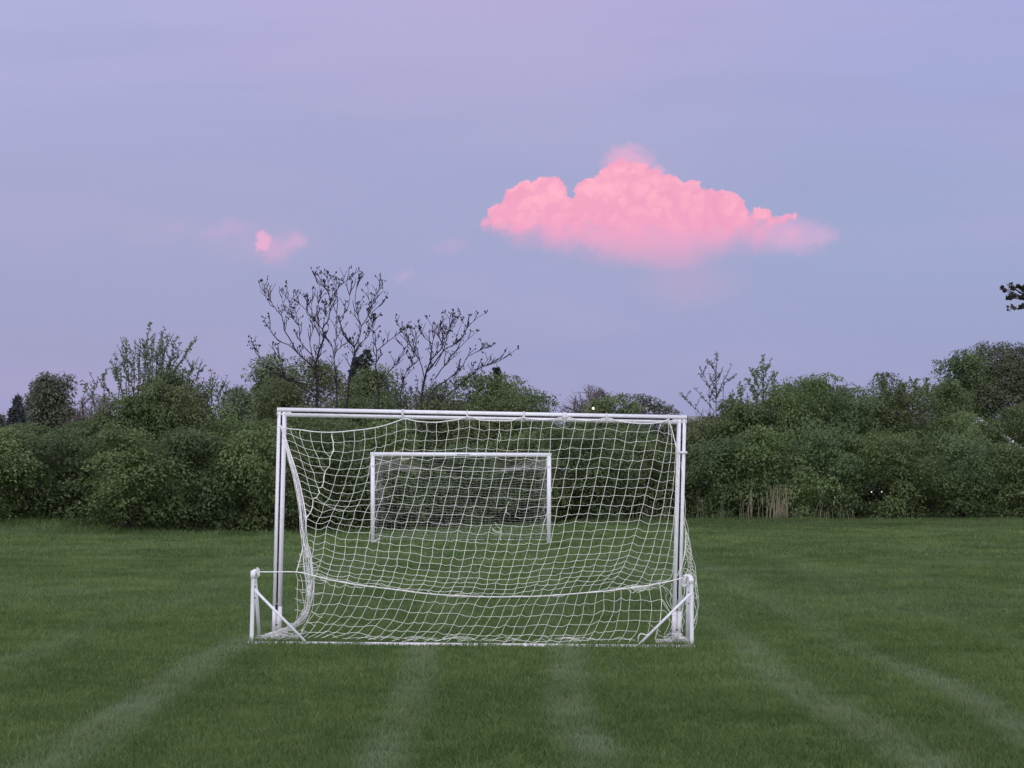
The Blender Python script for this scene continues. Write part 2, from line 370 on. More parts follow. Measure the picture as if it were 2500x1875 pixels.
# mower wheel tracks running away from the viewer
tracks = [(-3.75,.24,.5),(-2.28,.24,.95),(-.66,.20,.7),(.40,.21,.8),(1.95,.24,.75),(2.88,.22,.8),(4.3,.25,.4)]
def track_amt(x, y):
    a = np.zeros_like(x); wk = .72+.5*sstep(y, 12, 22)
    for (cx, wd, am) in tracks:
        c = cx + .05*np.sin(y*1.1+cx*3) + .10*(vnoise(y*.9+cx*10, y*0, 5)-.5)
        e = np.exp(-np.abs((x-c)/(wd*wk))**3*1.1)
        a = np.maximum(a, am*e*(.15+.75*vnoise(x*3.0+9, y*1.6, 6)+.55*vnoise(x*9, y*5, 12)))
    return a*(1-.62*sstep(y, 12.0, 14.5))*(1-sstep(y, 20, 34))
def lawn(y0, y1, dens, wid, hgt, seg):
    A = (y1-y0); margin = 1.2
    hw0 = y0*.335+margin; hw1 = y1*.335+margin
    n = int(dens*(hw0+hw1)*A)
    y = y0+A*rng.random(n); keep = rng.random(n) < (y*.335+margin)/hw1; 
    y = y[keep]; x = (rng.random(len(y))*2-1)*(y*.335+margin)
    n = len(y); z = Hgt(x, y)
    tr = track_amt(x, y)
    cl = vnoise(x*9, y*9, 1); pt = vnoise(x*.8+50, y*.55, 2); pt2 = vnoise(x*2.6, y*2.1+30, 3)
    far = sstep(y, 15, 20)
    band = .5+.5*np.sin(y*2.6+2.2*vnoise(x*.35, y*.35, 8)*3)
    h = hgt*(.45+.6*rng.random(n)+.75*cl*cl+.35*pt2)*(1-.2*tr)
    h = h*(1+.85*np.exp(-((y-12.84)/.10)**2)*sstep(vnoise(x*3.1, y*0+3, 21)+.25*(vnoise(x*14, y*0+9, 22)-.5), .32, .55))
    # taller untrimmed grass at the hedge foot
    edge = np.interp(x, [-13,-9.6,-6,-3,0,2,4,17], [35.2,34.6,34.5,36.5,40.5,43,45.2,47])
    rough_e = sstep(y, edge-.2, edge+1.0); h = h*(1+1.8*rough_e*rng.random(n))
    ang = rng.random(n)*2*math.pi; lean = h*(.25+.75*rng.random(n))
    lx = np.cos(ang)*lean; ly = np.sin(ang)*lean+tr*h*.55
    wa = rng.random(n)*math.pi; wx = np.cos(wa)*wid*(.6+.8*rng.random(n))*.5; wy = np.sin(wa)*wid*.5*.6
    base = np.stack([x, y, z-.004], 1); wv = np.stack([wx, wy, 0*wx], 1)
    mid = base+np.stack([lx*.35, ly*.35, h*.62], 1); tip = base+np.stack([lx, ly, h*(1-.18*rng.random(n))], 1)
    rnd = rng.random(n)[:, None]
    ca = np.array([.066,.122,.028]); cb = np.array([.195,.278,.090])
    k = np.clip(.12+.56*rnd+.40*(pt[:, None]-.45)+.42*(pt2[:, None]-.5)+.35*(cl[:, None]-.5), 0, 1)
    m1 = vnoise(x*1.1+7, y*.9+2, 31); m2 = vnoise(x*3.1+1, y*2.3, 32)
    k = np.clip(k+far[:, None]*(.55*(m1-.5)+.45*(m2-.5))[:, None]-.05, 0, 1)
    c = ca*(1-k)+cb*k
    c = c*(1-far[:, None]*.0)
    stk = vnoise(x*.55+3, y*1.5, 11); cf = np.array([.165,.230,.105]); kf = (far*(.05+.70*sstep(stk, .45, .95)*(.4+.6*band)))[:, None]
    c = c*(1-kf)+cf*kf
    ct = np.array([.205,.265,.150]); kt = np.clip(tr*(.35+.9*rng.random(n)), 0, .9)[:, None]; c = c*(1-kt)+ct*kt
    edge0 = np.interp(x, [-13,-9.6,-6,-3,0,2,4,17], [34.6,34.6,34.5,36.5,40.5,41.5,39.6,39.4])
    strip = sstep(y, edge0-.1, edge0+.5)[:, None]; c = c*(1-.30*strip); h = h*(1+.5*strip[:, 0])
    dry = (rng.random(n) < .02)[:, None]; c = np.where(dry, np.array([.24,.24,.12]), c)
    if seg == 2:
        V = np.stack([base-wv, base+wv, mid+wv*.7, mid-wv*.7, tip], 1).reshape(-1, 3); m = 5
        o = np.arange(n)[:, None]*5
        L = np.concatenate([o+0, o+1, o+2, o+3, o+3, o+2, o+4], 1).ravel(); S = np.tile([4, 3], n)
        C = np.repeat(c, 5, 0)*np.tile([.55,.55,.9,.9,1.15], n)[:, None]*0+np.repeat(c, 5, 0)
    else:
        V = np.stack([base-wv, base+wv, tip], 1).reshape(-1, 3); o = np.arange(n)[:, None]*3
        L = np.concatenate([o, o+1, o+2], 1).ravel(); S = np.full(n, 3); C = np.repeat(c, 3, 0)
    return V, L, S, C
parts = [lawn(6.9, 10.5, 8500, .0042, .036, 2), lawn(10.5, 15.5, 4200, .0058, .034, 2), lawn(15.5, 26, 1300, .011, .036, 1), lawn(26, 50, 420, .022, .045, 1)]
off = 0; Vs, Ls, Ss, Cs = [], [], [], []
for (V, L, S, C) in parts:
    Vs.append(V); Ls.append(L+off); Ss.append(S); Cs.append(C); off += len(V)
gr = bpy.data.materials.new('grass_blades'); gr.use_nodes = True; t = gr.node_tree; t.nodes.clear()
a_ = t.nodes.new('ShaderNodeAttribute'); a_.attribute_name = 'tint'
d_ = t.nodes.new('ShaderNodeBsdfPrincipled'); d_.inputs['Roughness'].default_value = .6; d_.inputs['Specular IOR Level'].default_value = .22
tr_ = t.nodes.new('ShaderNodeBsdfTranslucent'); mx_ = t.nodes.new('ShaderNodeMixShader'); mx_.inputs[0].default_value = .3
t.links.new(a_.outputs['Color'], d_.inputs['Base Color']); t.links.new(a_.outputs['Color'], tr_.inputs[0])
t.links.new(d_.outputs[0], mx_.inputs[1]); t.links.new(tr_.outputs[0], mx_.inputs[2])
o_ = t.nodes.new('ShaderNodeOutputMaterial'); t.links.new(mx_.outputs[0], o_.inputs[0])
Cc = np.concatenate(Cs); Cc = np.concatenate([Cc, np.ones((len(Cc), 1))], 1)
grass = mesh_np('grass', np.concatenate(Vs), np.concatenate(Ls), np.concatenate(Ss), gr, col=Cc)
tag(grass, 'short mown lawn with pale mower tracks running away from the viewer', 'grass', kind='stuff')

# ------------------------------------------------------------------ near goal (seen from behind)
YF, YR = 13.80, 12.87
def groove_prof(w, d, gw=.0078, gd=.016, n=7):
    """slotted oval rail: across half-width w, half-depth d, slot towards -deep"""
    P = [(-gw, -d+gd), (-gw, -d+.002)]
    for i in range(n+1):
        a = -math.pi/2 - i/n*math.pi/2; P.append((-w+.55*w+.55*w*math.cos(a)-.0, d*math.sin(a)))
    for i in range(1, n+1):
        a = math.pi - i/n*math.pi/2; P.append((-.45*w+.55*w*math.cos(a), d*math.sin(a)))
    for i in range(n+1):
        a = math.pi/2 - i/n*math.pi/2; P.append((.45*w+.55*w*math.cos(a), d*math.sin(a)))
    for i in range(1, n+1):
        a = -i/n*math.pi/2; P.append((.45*w+.55*w*math.cos(a), d*math.sin(a)))
    P += [(gw, -d+.002), (gw, -d+gd)]
    return P
goal = thing('soccer_goal', (-.32, 13.4, 0), 'larger white goal in the foreground seen from behind, loose torn net', 'soccer goal')
XA = np.array([1.,0,0]); YA = np.array([0,1.,0]); ZA = np.array([0,0,1.])
prof = groove_prof(.0415, .032)
def unit(v): v = np.asarray(v, float); return v/np.linalg.norm(v)
pL0, pL1 = at(675.5, 1541, YF), at(689, 996, YF)
pR0, pR1 = at(1651, 1553, YF), at(1664.5, 1015, YF)
cb0, cb1 = at(677, 1006, YF), at(1676.5, 1025, YF)
for (a, c, nm) in ((pL0, pL1, 'L'), (pR0, pR1, 'R')):
    d = unit(c-a); ac = unit(np.cross(YA, d)); 
    m = MB(); m.prism(prof, a-d*.01, c-d*.035, -ac, YA); post = m.build('post', M['paint'], goal)
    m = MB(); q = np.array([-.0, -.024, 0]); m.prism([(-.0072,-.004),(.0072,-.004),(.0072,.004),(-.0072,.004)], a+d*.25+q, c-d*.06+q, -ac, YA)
    m.build('groove_shade_strip', M['slot'], post)  # dark strip added in the groove to paint its shade
    m = MB()
    L = np.linalg.norm(c-a)
    for f in (([.03,.10,.16,.30,.52,.84,.87,.905,.925]) if nm == 'L' else ([.03,.12,.30,.45,.60,.73,.84,.88,.905])):
        mb_ = MB(); mb_.ball(a+d*L*f+np.array([0,-.030,0]), .0075); mb_.build('bolt', M['bolt'], post)
    m = MB(); m.prism([(x*1.03, y*1.04) for x, y in prof], a-d*.01, a+d*.22, -ac, YA); m.build('post_foot', M['paint_old'], post)
    if nm == 'L':
        m = MB(); pc = at(683-12.5, 1482, YF); m.box((a[0]-.008, YF-.040, at(0,1490,YF)[2]), (a[0]+.010, YF-.031, at(0,1475,YF)[2])); m.build('bracket', M['bolt'], post)
    else:
        m = MB(); pc = at(1664, 1105, YF); wprof = [(x*1.10, y*1.15) for x, y in prof]
        m.prism([(x, y) for x, y in [(-.047,-.038),(.047,-.038),(.047,.038),(-.047,.038)]], pc-d*.010, pc+d*.012, -ac, YA); m.build('clamp', M['paint'], post)
d = unit(cb1-cb0); up_ = unit(np.cross(d, YA)); 
m = MB(); m.prism(prof, cb0, cb1, up_, YA); bar = m.build('crossbar', M['paint'], goal)
m = MB(); m.prism([(-.0072,-.004),(.0072,-.004),(.0072,.004),(-.0072,.004)], cb0+d*.13+np.array([0,-.024,0]), cb1-d*.13+np.array([0,-.024,0]), up_, YA); m.build('groove_shade_strip', M['slot'], bar)  # crossbar groove gets the same added strip of painted shade
m = MB(); m.prism([(x*.99, y*.99) for x, y in prof], cb1, cb1+d*.006, up_, YA); m.build('end_cap', M['bolt'], bar)
for px, wd in ((983.5, .022), (1140.5, .012), (1278.5, .022), (1378.5, .030), (1481, .010), (1632, .008)):
    py = 1006+(px-677)/(1676.5-677)*19; c = at(px, py, YF); m = MB()
    ring = [(-.046,-.037),(.046,-.037),(.046,.036),(-.046,.036)]
    m.prism(ring, c-d*wd/2, c+d*wd/2, up_, YA); m.build('strap', M['strap'], bar)
# rear base bar and stub uprights
m = MB(); b0, b1 = at(605, 1568, YR), at(1697, 1577.5, YR); b0[2] -= .009; b1[2] -= .009
m.tube([b0, b1], .019, 8); m.build('base_bar', M['paint_old'], goal, smooth=True)
for (a, c) in ((b0+np.array([.01,0,0]), at(672, 1543, YF)), (b1-np.array([.01,0,0]), at(1655, 1553, YF))):
    m = MB(); m.tube([a, c], .018, 8); m.build('base_bar', M['paint_old'], goal, smooth=True)
def upright(pts, r, strut, rs, diag, collar, bolts):
    m = MB(); m.tube(smooth_path(pts, 4), r, 10); ob = m.build('rear_upright', M['paint'], goal, smooth=True)
    m = MB(); m.tube(strut, rs, 8); m.build('strut', M['paint'], goal, smooth=True)
    m = MB(); m.tube(diag, .0112, 8); m.build('diagonal_brace', M['paint'], goal, smooth=True)
    m = MB(); m.tube([collar[0], collar[1]], r*1.28, 10); m.build('collar', M['paint'], ob, smooth=True)
    for bp in bolts:
        m = MB(); m.ball(bp, .0062); m.build('bolt', M['bolt'], ob)
upright([at(614, 1570, YR), at(616, 1500, YR), at(618, 1420, YR), at(619, 1400, YR), at(622, 1394, YR+.02), at(625, 1397, YR+.05)], .0172,
        [at(621.5, 1400, YR+.03), at(634, 1562, YR+.28)], .0155, [at(622, 1440, YR-.02), at(745, 1566, YR-.01)],
        (at(617.5, 1412, YR), at(618.5, 1393.5, YR)), (at(622.8, 1432.5, YR-.018), at(622.8, 1460, YR-.018)))
upright([at(1689, 1576, YR), at(1688.5, 1500, YR), at(1688, 1425, YR), at(1686.5, 1411, YR), at(1680, 1406.5, YR+.02), at(1673, 1407.5, YR+.05)], .0175,
        [at(1681, 1412, YR+.03), at(1678, 1566, YR+.25)], .0165, [at(1685, 1450, YR-.02), at(1560, 1574, YR-.01)],
        (at(1687.8, 1424, YR), at(1687, 1411, YR)), (at(1680.3, 1446, YR-.012), at(1680.3, 1473.5, YR-.012)))

# ---- net: traced knot by knot in tiles of the scene, then hung in depth
TO = {1:(660,1000),2:(920,1000),3:(1180,1000),4:(1440,1000),5:(660,1290),6:(920,1290),7:(1180,1290),8:(1440,1290)}
def T(k, lst): return [(TO[k][0]+x/5.53, TO[k][1]+y/5.53) for x, y in lst]
C = {}
C[6] = T(1, [(975,298),(995,435),(985,577),(957,688),(925,808),(885,893),(858,1015),(828,1105),(790,1205),(725,1275),(712,1320),(697,1387),(665,1457),(622,1538)])[:14]
C[6] = T(1, [(975,298),(995,435),(985,577),(957,688),(925,808),(885,893),(858,1015),(828,1105),(790,1205),(725,1275),(697,1387),(665,1457),(622,1538),(613,1620)])+T(5, [(605,113),(588,210),(578,290),(562,380),(560,460),(560,530),(560,570),(555,600),(550,628)])
C[7] = T(1, [(1130,290),(1138,425),(1125,560),(1103,683),(1070,800),(1033,903),(1003,1018),(968,1122),(935,1225),(893,1297),(860,1345),(828,1437),(805,1495),(760,1582)])+T(5, [(745,75),(733,180),(717,265),(707,350),(677,432),(663,510),(640,560),(625,610),(605,642)])
C[8] = T(1, [(1265,268),(1280,402),(1270,540),(1242,668),(1213,793),(1178,905),(1148,1020),(1118,1130),(1080,1230),(1043,1305),(1000,1365),(973,1467),(940,1537),(905,1622)])+T(5, [(885,118),(873,220),(853,320),(843,393),(810,485),(793,560),(770,620),(760,660),(752,685)])
C[12] = T(2, [(385,124),(395,262),(380,398),(357,528),(330,655),(303,790),(280,905),(250,1035),(215,1157),(185,1268),(152,1378),(110,1490),(80,1595),(45,1696)])+T(5, [(1465,190),(1448,290),(1430,385),(1410,475),(1387,550),(1362,625),(1335,690),(1310,740),(1285,785)])
C[18] = T(2, [(1245,92),(1250,232),(1232,370),(1213,508),(1195,643),(1170,778),(1142,910),(1118,1042),(1085,1168),(1055,1293),(1020,1418),(992,1540)])+T(6, [(958,46),(930,168),(903,280),(883,385),(863,482),(843,573),(818,653),(795,715),(765,775),(710,835),(680,878)])
C[25] = T(3, [(808,140),(783,268),(765,408),(742,548),(717,683),(697,800),(673,945),(642,1080),(617,1207),(588,1330),(562,1457),(525,1578)])+T(7, [(503,82),(475,207),(450,315),(418,420),(388,517),(360,605),(338,690),(313,760),(298,825),(270,880),(245,920)])
C[31] = T(4, [(245,130),(212,255),(190,385),(165,518),(143,648),(115,775),(90,905),(62,1033),(37,1157),(5,1280)])+T(3, [(1415,1395),(1388,1515)])+T(7, [(1363,28),(1333,145),(1308,248),(1280,350),(1250,437),(1220,518),(1193,600),(1163,660),(1130,725),(1085,800),(1030,892)])
C[35] = T(4, [(832,190),(792,300),(762,430),(738,558),(712,683),(683,808),(660,930),(630,1053),(605,1175),(575,1295),(550,1407),(520,1520),(495,1620)])+T(8, [(470,128),(437,225),(410,320),(387,408),(350,488),(322,560),(280,620),(225,680),(165,750),(110,858)])
C[36] = T(4, [(970,170),(928,290),(903,413),(880,543),(857,672),(828,795),(803,922),(778,1043),(747,1157),(720,1277),(693,1387),(667,1493),(637,1602)])+T(8, [(607,95),(577,193),(548,283),(520,365),(487,440),(450,515),(415,582),(370,645),(310,720),(210,848)])
C[37] = T(4, [(1065,135),(1060,315),(1043,452),(1015,578),(988,712),(962,843),(937,968),(912,1092),(882,1213),(855,1325),(832,1435),(800,1545),(777,1650)])+T(8, [(748,145),(718,240),(690,325),(657,408),(625,485),(590,553),(547,630),(487,685),(437,745),(350,832)])
C[38] = T(4, [(1070,140),(1108,340),(1108,455),(1100,580),(1083,705),(1063,828),(1047,958),(1025,1083),(1008,1190),(990,1308),(960,1415),(940,1530),(915,1640)])+T(8, [(883,130),(863,240),(832,335),(802,432),(767,515),(735,590),(700,657),(658,720),(610,775),(560,806)])
C[39] = T(4, [(1075,150),(1125,350),(1155,470),(1160,590),(1150,710),(1145,830),(1130,955),(1120,1080),(1100,1190),(1085,1305),(1068,1420),(1045,1530),(1024,1640)])+T(8, [(1000,155),(970,248),(947,355),(917,457),(893,548),(857,625),(823,708),(805,745),(795,765),(790,774)])
C[40] = T(4, [(1078,160),(1140,400),(1182,520),(1186,650),(1182,760),(1178,880),(1172,1000),(1168,1120),(1160,1230),(1150,1330),(1140,1435),(1128,1545),(1115,1640)])+T(8, [(1095,170),(1078,268),(1055,360),(1033,455),(1010,545),(985,620),(955,695),(940,725),(925,745),(915,752)])
C[41] = T(4, [(1080,165),(1150,430),(1196,560),(1200,690),(1198,800),(1196,920),(1194,1040),(1190,1150),(1185,1260),(1178,1360),(1170,1470),(1162,1570),(1155,1660)])+T(8, [(1143,180),(1140,290),(1135,385),(1128,480),(1118,565),(1105,630),(1085,680),(1062,705),(1045,722),(1030,730)])
topx = [680,708,732,758,784,810,836,863,889,916,943,968,990,1014,1040,1066,1092,1119,1145,1170,1194,1219,1249,1273,1300,1326,1353,1380,1406,1432,1458,1484,1510.5,1537,1564,1590,1616,1632.5]
topy = [1042,1047,1049,1053,1055,1055.5,1054,1051,1048.5,1044,1037.5,1029,1022.5,1028,1030.5,1031,1028,1024,1016.5,1025,1027,1027.5,1027,1019,1023,1025,1023,1018,1024,1027,1025,1021,1028,1032,1034,1034,1030,1024]
keys = sorted(C)
def col_curve(c):
    if c in C: return np.array(C[c], float)
    hi = min(k for k in keys if k > c); lo = max(k for k in keys if k < c)
    f = (c-lo)/(hi-lo); A = np.array(C[lo], float)*(1-f)+np.array(C[hi], float)*f
    off = np.array([topx[c], topy[c]])-A[0]
    return A+off[None]*np.exp(-np.arange(len(A))*.42)[:, None]
prng = np.random.default_rng(3)
NC = 42
P2 = {}
for c in range(6, NC):
    A = col_curve(c).copy()
    jit = prng.normal(0, 1.3, A.shape); jit[0] = 0; jit[-1] = 0
    if c in C: jit *= .35
    # strands bunch loosely near the rope
    A[1:-1, 1] += 1.1*np.sin(c*1.7+np.arange(1, len(A)-1)*.35)*(0 if c in C else 1)
    P2[c] = A+jit
def depth(px, py, c=20):
    tt = (py-1020)/(1450-1020)
    Yv = YF-.07+(YR-YF+.07)*min(max(tt, 0), 1)**.92
    if c > 37: Yv += (c-37)*.10*min(1, max(tt*2.2, 0))
    return Yv
def w3(p, c=20, dy=0): return at(p[0], p[1], depth(p[0], p[1], c)+dy)
ropeL, ropeR = (633, 1396.5), (1675, 1408)
rope_px = [(627,1396),(660,1396.5),(723,1396.5),(760,1404),(800,1414),(850,1424),(905,1432),(970,1440),(1040,1449),(1110,1454),(1180,1457),(1240,1457),(1300,1456),(1360,1453),(1420,1448),(1480,1443),(1540,1435),(1590,1428),(1640,1418),(1675,1408)]
rx_ = np.array([p[0] for p in rope_px]); ry_ = np.array([p[1] for p in rope_px])
def rope_y(x): return np.interp(x, rx_, ry_)
net = MB(); TW = .0020
def strand(mb, pts2, c=20, r=TW, k=3, dy=0, sag=0):
    p3 = [w3(p, c, dy) for p in pts2]
    mb.tube(smooth_path(p3, k), r, 4, cap=False)
for c in range(6, NC):
    P2[c][-1][1] = rope_y(P2[c][-1][0])
# drop two cells for the tear near the middle right
missing_v = {(22,10),(22,11),(23,9),(24,11)}; missing_h = {(22,10),(23,10),(23,9)}
for c in range(6, NC):
    A = P2[c]; run = [A[0]]
    for r_ in range(1, len(A)):
        if (c, r_) in missing_v:
            if len(run) > 1: strand(net, run, c)
            run = [A[r_]]
        else: run.append(A[r_])
    if len(run) > 1: strand(net, run, c)
for r_ in range(1, 22):
    run = []
    for c in range(6, NC):
        p = P2[c][r_]
        if run:
            q = run[-1]; mid_ = ((p[0]+q[0])/2, (p[1]+q[1])/2+1.6+prng.normal(0, 1.1)); run.append(mid_)
        run.append(tuple(p))
        if (c, r_) in missing_h:
            strand(net, run, 20, k=2); run = []
    # depth must follow the column for the wrapped side
    pts = []
    for j, p in enumerate(run):
        pts.append(w3(p, 6+j/2 if len(run) == 2*(NC-6)-1 else 20))
    if len(pts) > 2: net.tube(smooth_path(pts, 2), TW, 4, cap=False)
# loose ends at the tear
for pl in (T(7, [(155,-85),(200,-20),(245,42),(228,155)]), T(7, [(120,15),(150,45),(190,58),(245,42)]), T(7, [(125,-5),(160,35),(205,45),(245,42)]), T(3, [(300,1390),(330,1400),(352,1413)]), T(3, [(310,1385),(318,1300),(345,1240)]), T(3, [(205,290),(230,330),(235,400),(215,440)])):
    strand(net, pl)
# below the rope
CB = {7: T(5, [(600,648),(590,885),(575,1040),(560,1110),(505,1232),(440,1340),(400,1470)]),
 8: T(5, [(752,685),(717,870),(670,1013),(595,1145),(500,1270),(425,1400),(330,1490)]),
 12: T(5, [(1285,785),(1230,912),(1165,1053),(1085,1185),(990,1302),(890,1400),(690,1480)]),
 18: T(6, [(680,878),(640,990),(567,1132),(497,1268),(402,1383),(308,1478),(200,1525)]),
 25: T(6, [(1683,920),(1601,1053),(1538,1192),(1458,1325),(1378,1450),(1300,1500),(1225,1535)]),
 31: T(7, [(1030,892),(975,1022),(915,1162),(860,1300),(800,1442),(740,1525),(700,1550)]),
 35: T(7, [(1535,865),(1508,1013),(1495,1168),(1440,1305),(1370,1440),(1330,1510),(1300,1540)]),
 36: T(8, [(190,860),(188,963),(188,1108),(125,1250),(60,1390),(0,1480),(-40,1530)]),
 37: T(8, [(330,840),(330,985),(320,1125),(262,1255),(193,1397),(122,1497),(60,1545)]),
 38: T(8, [(420,828),(423,940),(408,1100),(370,1247),(340,1382),(262,1503),(240,1540)]),
 39: T(8, [(558,815),(540,965),(525,1107),(523,1247),(490,1385),(425,1490),(380,1540)]),
 40: T(8, [(655,800),(688,965),(682,1107),(675,1245),(638,1390),(565,1485),(530,1540)]),
 41: T(8, [(788,778),(828,990),(833,1107),(815,1252),(785,1410),(740,1480),(720,1540)]),
 42: T(8, [(940,745),(968,958),(962,1105),(950,1245),(925,1330),(900,1420),(880,1500)])}
kb = sorted(CB); B2 = {}
for c in range(7, 43):
    if c in CB: A = np.array(CB[c], float)
    else:
        hi = min(k for k in kb if k > c); lo = max(k for k in kb if k < c); f = (c-lo)/(hi-lo)
        A = np.array(CB[lo], float)*(1-f)+np.array(CB[hi], float)*f
        A[1:] += prng.normal(0, 1.2, A[1:].shape)
        A[1:-1, 1] += 2.6*np.sin(c*2.1+np.arange(1, len(A)-1)*1.3)
    A[0][1] = rope_y(A[0][0]); B2[c] = A
def wb_(p, dy=0): return at(p[0], p[1], YR+.02+dy)
for c in range(7, 43):
    net.tube(smooth_path([wb_(p, .01*math.sin(c)) for p in B2[c]], 3), TW*(1.7 if c == 42 else 1), 4, cap=False)
for r_ in range(1, 6):
    run = []
    for c in range(7, 43 if r_ < 4 else 41):
        p = B2[c][r_]
        if run:
            q = run[-1]; run.append(((p[0]+q[0])/2, (p[1]+q[1])/2+2.4*math.sin(c*1.3+r_)+1.2))
        run.append(tuple(p))
    net.tube(smooth_path([wb_(p) for p in run], 2), TW, 4, cap=False)
net.tube(smooth_path([wb_(p) for p in T(5, [(580,725),(623,735),(690,745),(757,722),(810,770),(880,778),(940,800),(1015,762),(1080,795),(1150,792),(1210,803),(1290,785)])], 3), TW, 4, cap=False)
net.tube(smooth_path([wb_(p) for p in T(5, [(600,640),(640,650),(750,720),(755,725)])], 3), TW, 4, cap=False)
# mesh slack bagging just under and over the rope at right
for i in range(16):
    x0 = prng.uniform(500, 800); x1 = x0+prng.uniform(120, 330); x1 = min(x1, 1080)
    ya = 5.53*(rope_y(1440+x0/5.53)-1290); yb = 5.53*(rope_y(1440+x1/5.53)-1290)
    pts = [(x0, ya+6), (x0*.7+x1*.3, ya*.7+yb*.3+prng.uniform(10, 75)), (x0*.35+x1*.65, ya*.35+yb*.65+prng.uniform(10, 70)), (x1, yb+8)]
    net.tube(smooth_path([wb_(p, prng.uniform(-.02, .03)) for p in T(8, pts)], 4), TW*.9, 4, cap=False)
for i in range(26):
    x0 = prng.uniform(720, 1560); x1 = x0+prng.uniform(35, 90); h = prng.uniform(1, 7)*(1 if prng.random() < .75 else -.6)
    net.tube(smooth_path([wb_((x0, rope_y(x0))), wb_(((x0*2+x1)/3, rope_y(x0)-h)), wb_(((x0+2*x1)/3, rope_y(x1)-h*prng.uniform(.2, 1.1))), wb_((x1, rope_y(x1)))], 4), TW*.9, 4, cap=False)
# net foot lying slack along the base bar
for i in range(22):
    x0 = prng.uniform(745, 1500); x1 = x0+prng.uniform(25, 90); y0 = 1560+(x0-740)*.008
    net.tube(smooth_path([wb_((x0, y0-prng.uniform(0, 6)), .03), wb_(((2*x0+x1)/3, y0-prng.uniform(2, 12)), .05), wb_(((x0+2*x1)/3, y0-prng.uniform(0, 10)), .02), wb_((x1, y0-prng.uniform(-1, 5)), .0)], 3), TW*.9, 4, cap=False)
# left part beside the gathered tear
tear = T(1, [(835,305),(830,370),(850,440),(848,500),(850,555),(820,620),(805,665),(803,730),(790,775),(750,815),(735,860),(722,910),(722,965),(708,1020),(690,1048),(655,1060),(655,1100),(662,1125),(635,1160),(622,1192),(580,1198),(572,1250),(568,1310),(540,1390),(505,1430),(485,1462)])
tmb = MB()
for i in range(4):
    strand(tmb, [(x+prng.normal(0, .7), y+prng.normal(0, .7)) for x, y in tear], 6, TW*.85, 3)
strand(tmb, tear, 6, TW*1.15)
for pl in ([(265,262),(300,345),(345,460),(390,583),(420,693),(458,810),(487,910),(518,1020),(540,1117),(573,1203)],
 [(400,270),(395,330),(418,400),(458,520),(513,632),(535,748),(587,850),(605,960),(650,1058)],
 [(540,298),(540,350),(557,428),(597,552),(653,660),(677,770),(735,838)], [(690,305),(693,437),(735,570),(805,637)],
 [(195,310),(300,345),(418,400),(557,428),(693,437),(770,452),(850,440)], [(220,420),(270,425),(345,460),(458,520),(597,552),(735,575),(790,590),(850,555)],
 [(265,535),(390,583),(513,632),(653,660),(805,665)], [(300,650),(350,655),(420,693),(535,748),(677,770),(790,775)], [(330,758),(380,770),(458,810),(587,850),(735,860)],
 [(357,862),(400,862),(487,910),(605,965),(660,985),(722,965)], [(387,968),(430,970),(518,1020),(590,1030),(650,1060)], [(405,1078),(440,1072),(490,1090),(540,1117),(640,1142)],
 [(435,1170),(480,1175),(570,1212)], [(440,1272),(470,1265),(515,1300),(572,1310)], [(470,1355),(500,1350),(540,1390)],
 [(850,440),(920,447),(995,435)], [(850,560),(985,577)], [(805,670),(957,688)], [(795,785),(860,803),(925,808)], [(735,865),(885,893)], [(722,965),(780,995),(858,1015)], [(700,1045),(760,1080),(828,1105)],
 [(665,1125),(790,1205)], [(625,1190),(660,1230),(725,1270)], [(590,1232),(725,1280),(860,1335),(1000,1368)], [(572,1310),(630,1355),(697,1387)], [(545,1402),(600,1435),(665,1457)], [(490,1470),(622,1538)], [(490,1565),(613,1615)]):
    strand(net, T(1, pl), 6)
for pl in ([(500,70),(605,118)], [(520,160),(560,170),(588,210)], [(530,245),(578,290)], [(565,380),(677,432)], [(570,470),(663,510)], [(570,560),(640,562)], [(580,725),(623,735)], [(580,885),(640,890),(717,870)],
 [(550,1040),(600,1030),(670,1013)], [(550,1120),(595,1145),(640,1185),(703,1205)], [(500,1275),(550,1285),(605,1328)],
 [(345,600),(370,700),(365,810),(360,950),(372,1100),(358,1200),(372,1230)], [(400,620),(430,720),(440,860),(425,870),(450,980),(460,1080)], [(340,808),(370,825),(440,830),(500,832)], [(330,945),(380,965),(440,970),(480,985)],
 [(330,1102),(380,1105),(440,1125),(500,1140)], [(365,690),(410,710),(480,705)], [(370,960),(420,1000),(480,1000)], [(400,840),(430,870),(500,850)], [(405,380),(400,345),(440,360)], [(365,440),(390,448),(430,440)],
 [(380,500),(430,480),(460,520),(440,560)], [(370,530),(410,515),(470,520)]):
    net.tube(smooth_path([wb_(p) for p in T(5, pl)], 3), TW, 4, cap=False)
# gathered side net at left
spine1 = T(1, [(140,225),(200,400),(260,640),(330,880),(390,1130),(425,1350),(440,1520)])+T(5, [(450,60),(462,180),(490,320),(510,480),(522,640),(535,780),(530,900),(500,1040),(460,1160),(380,1270),(260,1340),(120,1395),(0,1440),(-90,1500),(-180,1510)])
wid1 = [3,14,24,34,40,42,44,44,42,55,62,60,55,48,42,48,62,60,75,70,60,45]
bun = MB()
for i in range(17):
    ph = prng.uniform(-1, 1); pts = []; drift = ph
    for (p, wd) in zip(spine1, wid1):
        drift += prng.normal(0, .42); drift = max(-1, min(1, drift))
        pts.append((p[0]+drift*wd/5.53*.95, p[1]+prng.normal(0, 1.6)))
    p3 = []
    for j, p in enumerate(pts):
        tt = j/(len(pts)-1); Yv = depth(p[0], p[1], 6) if j < 14 else YR+.03+.10*sstep(j, 14, 20)
        p3.append(at(p[0], p[1], Yv+prng.normal(0, .008)))
    bun.tube(smooth_path(p3, 4), TW*.85, 4, cap=False)
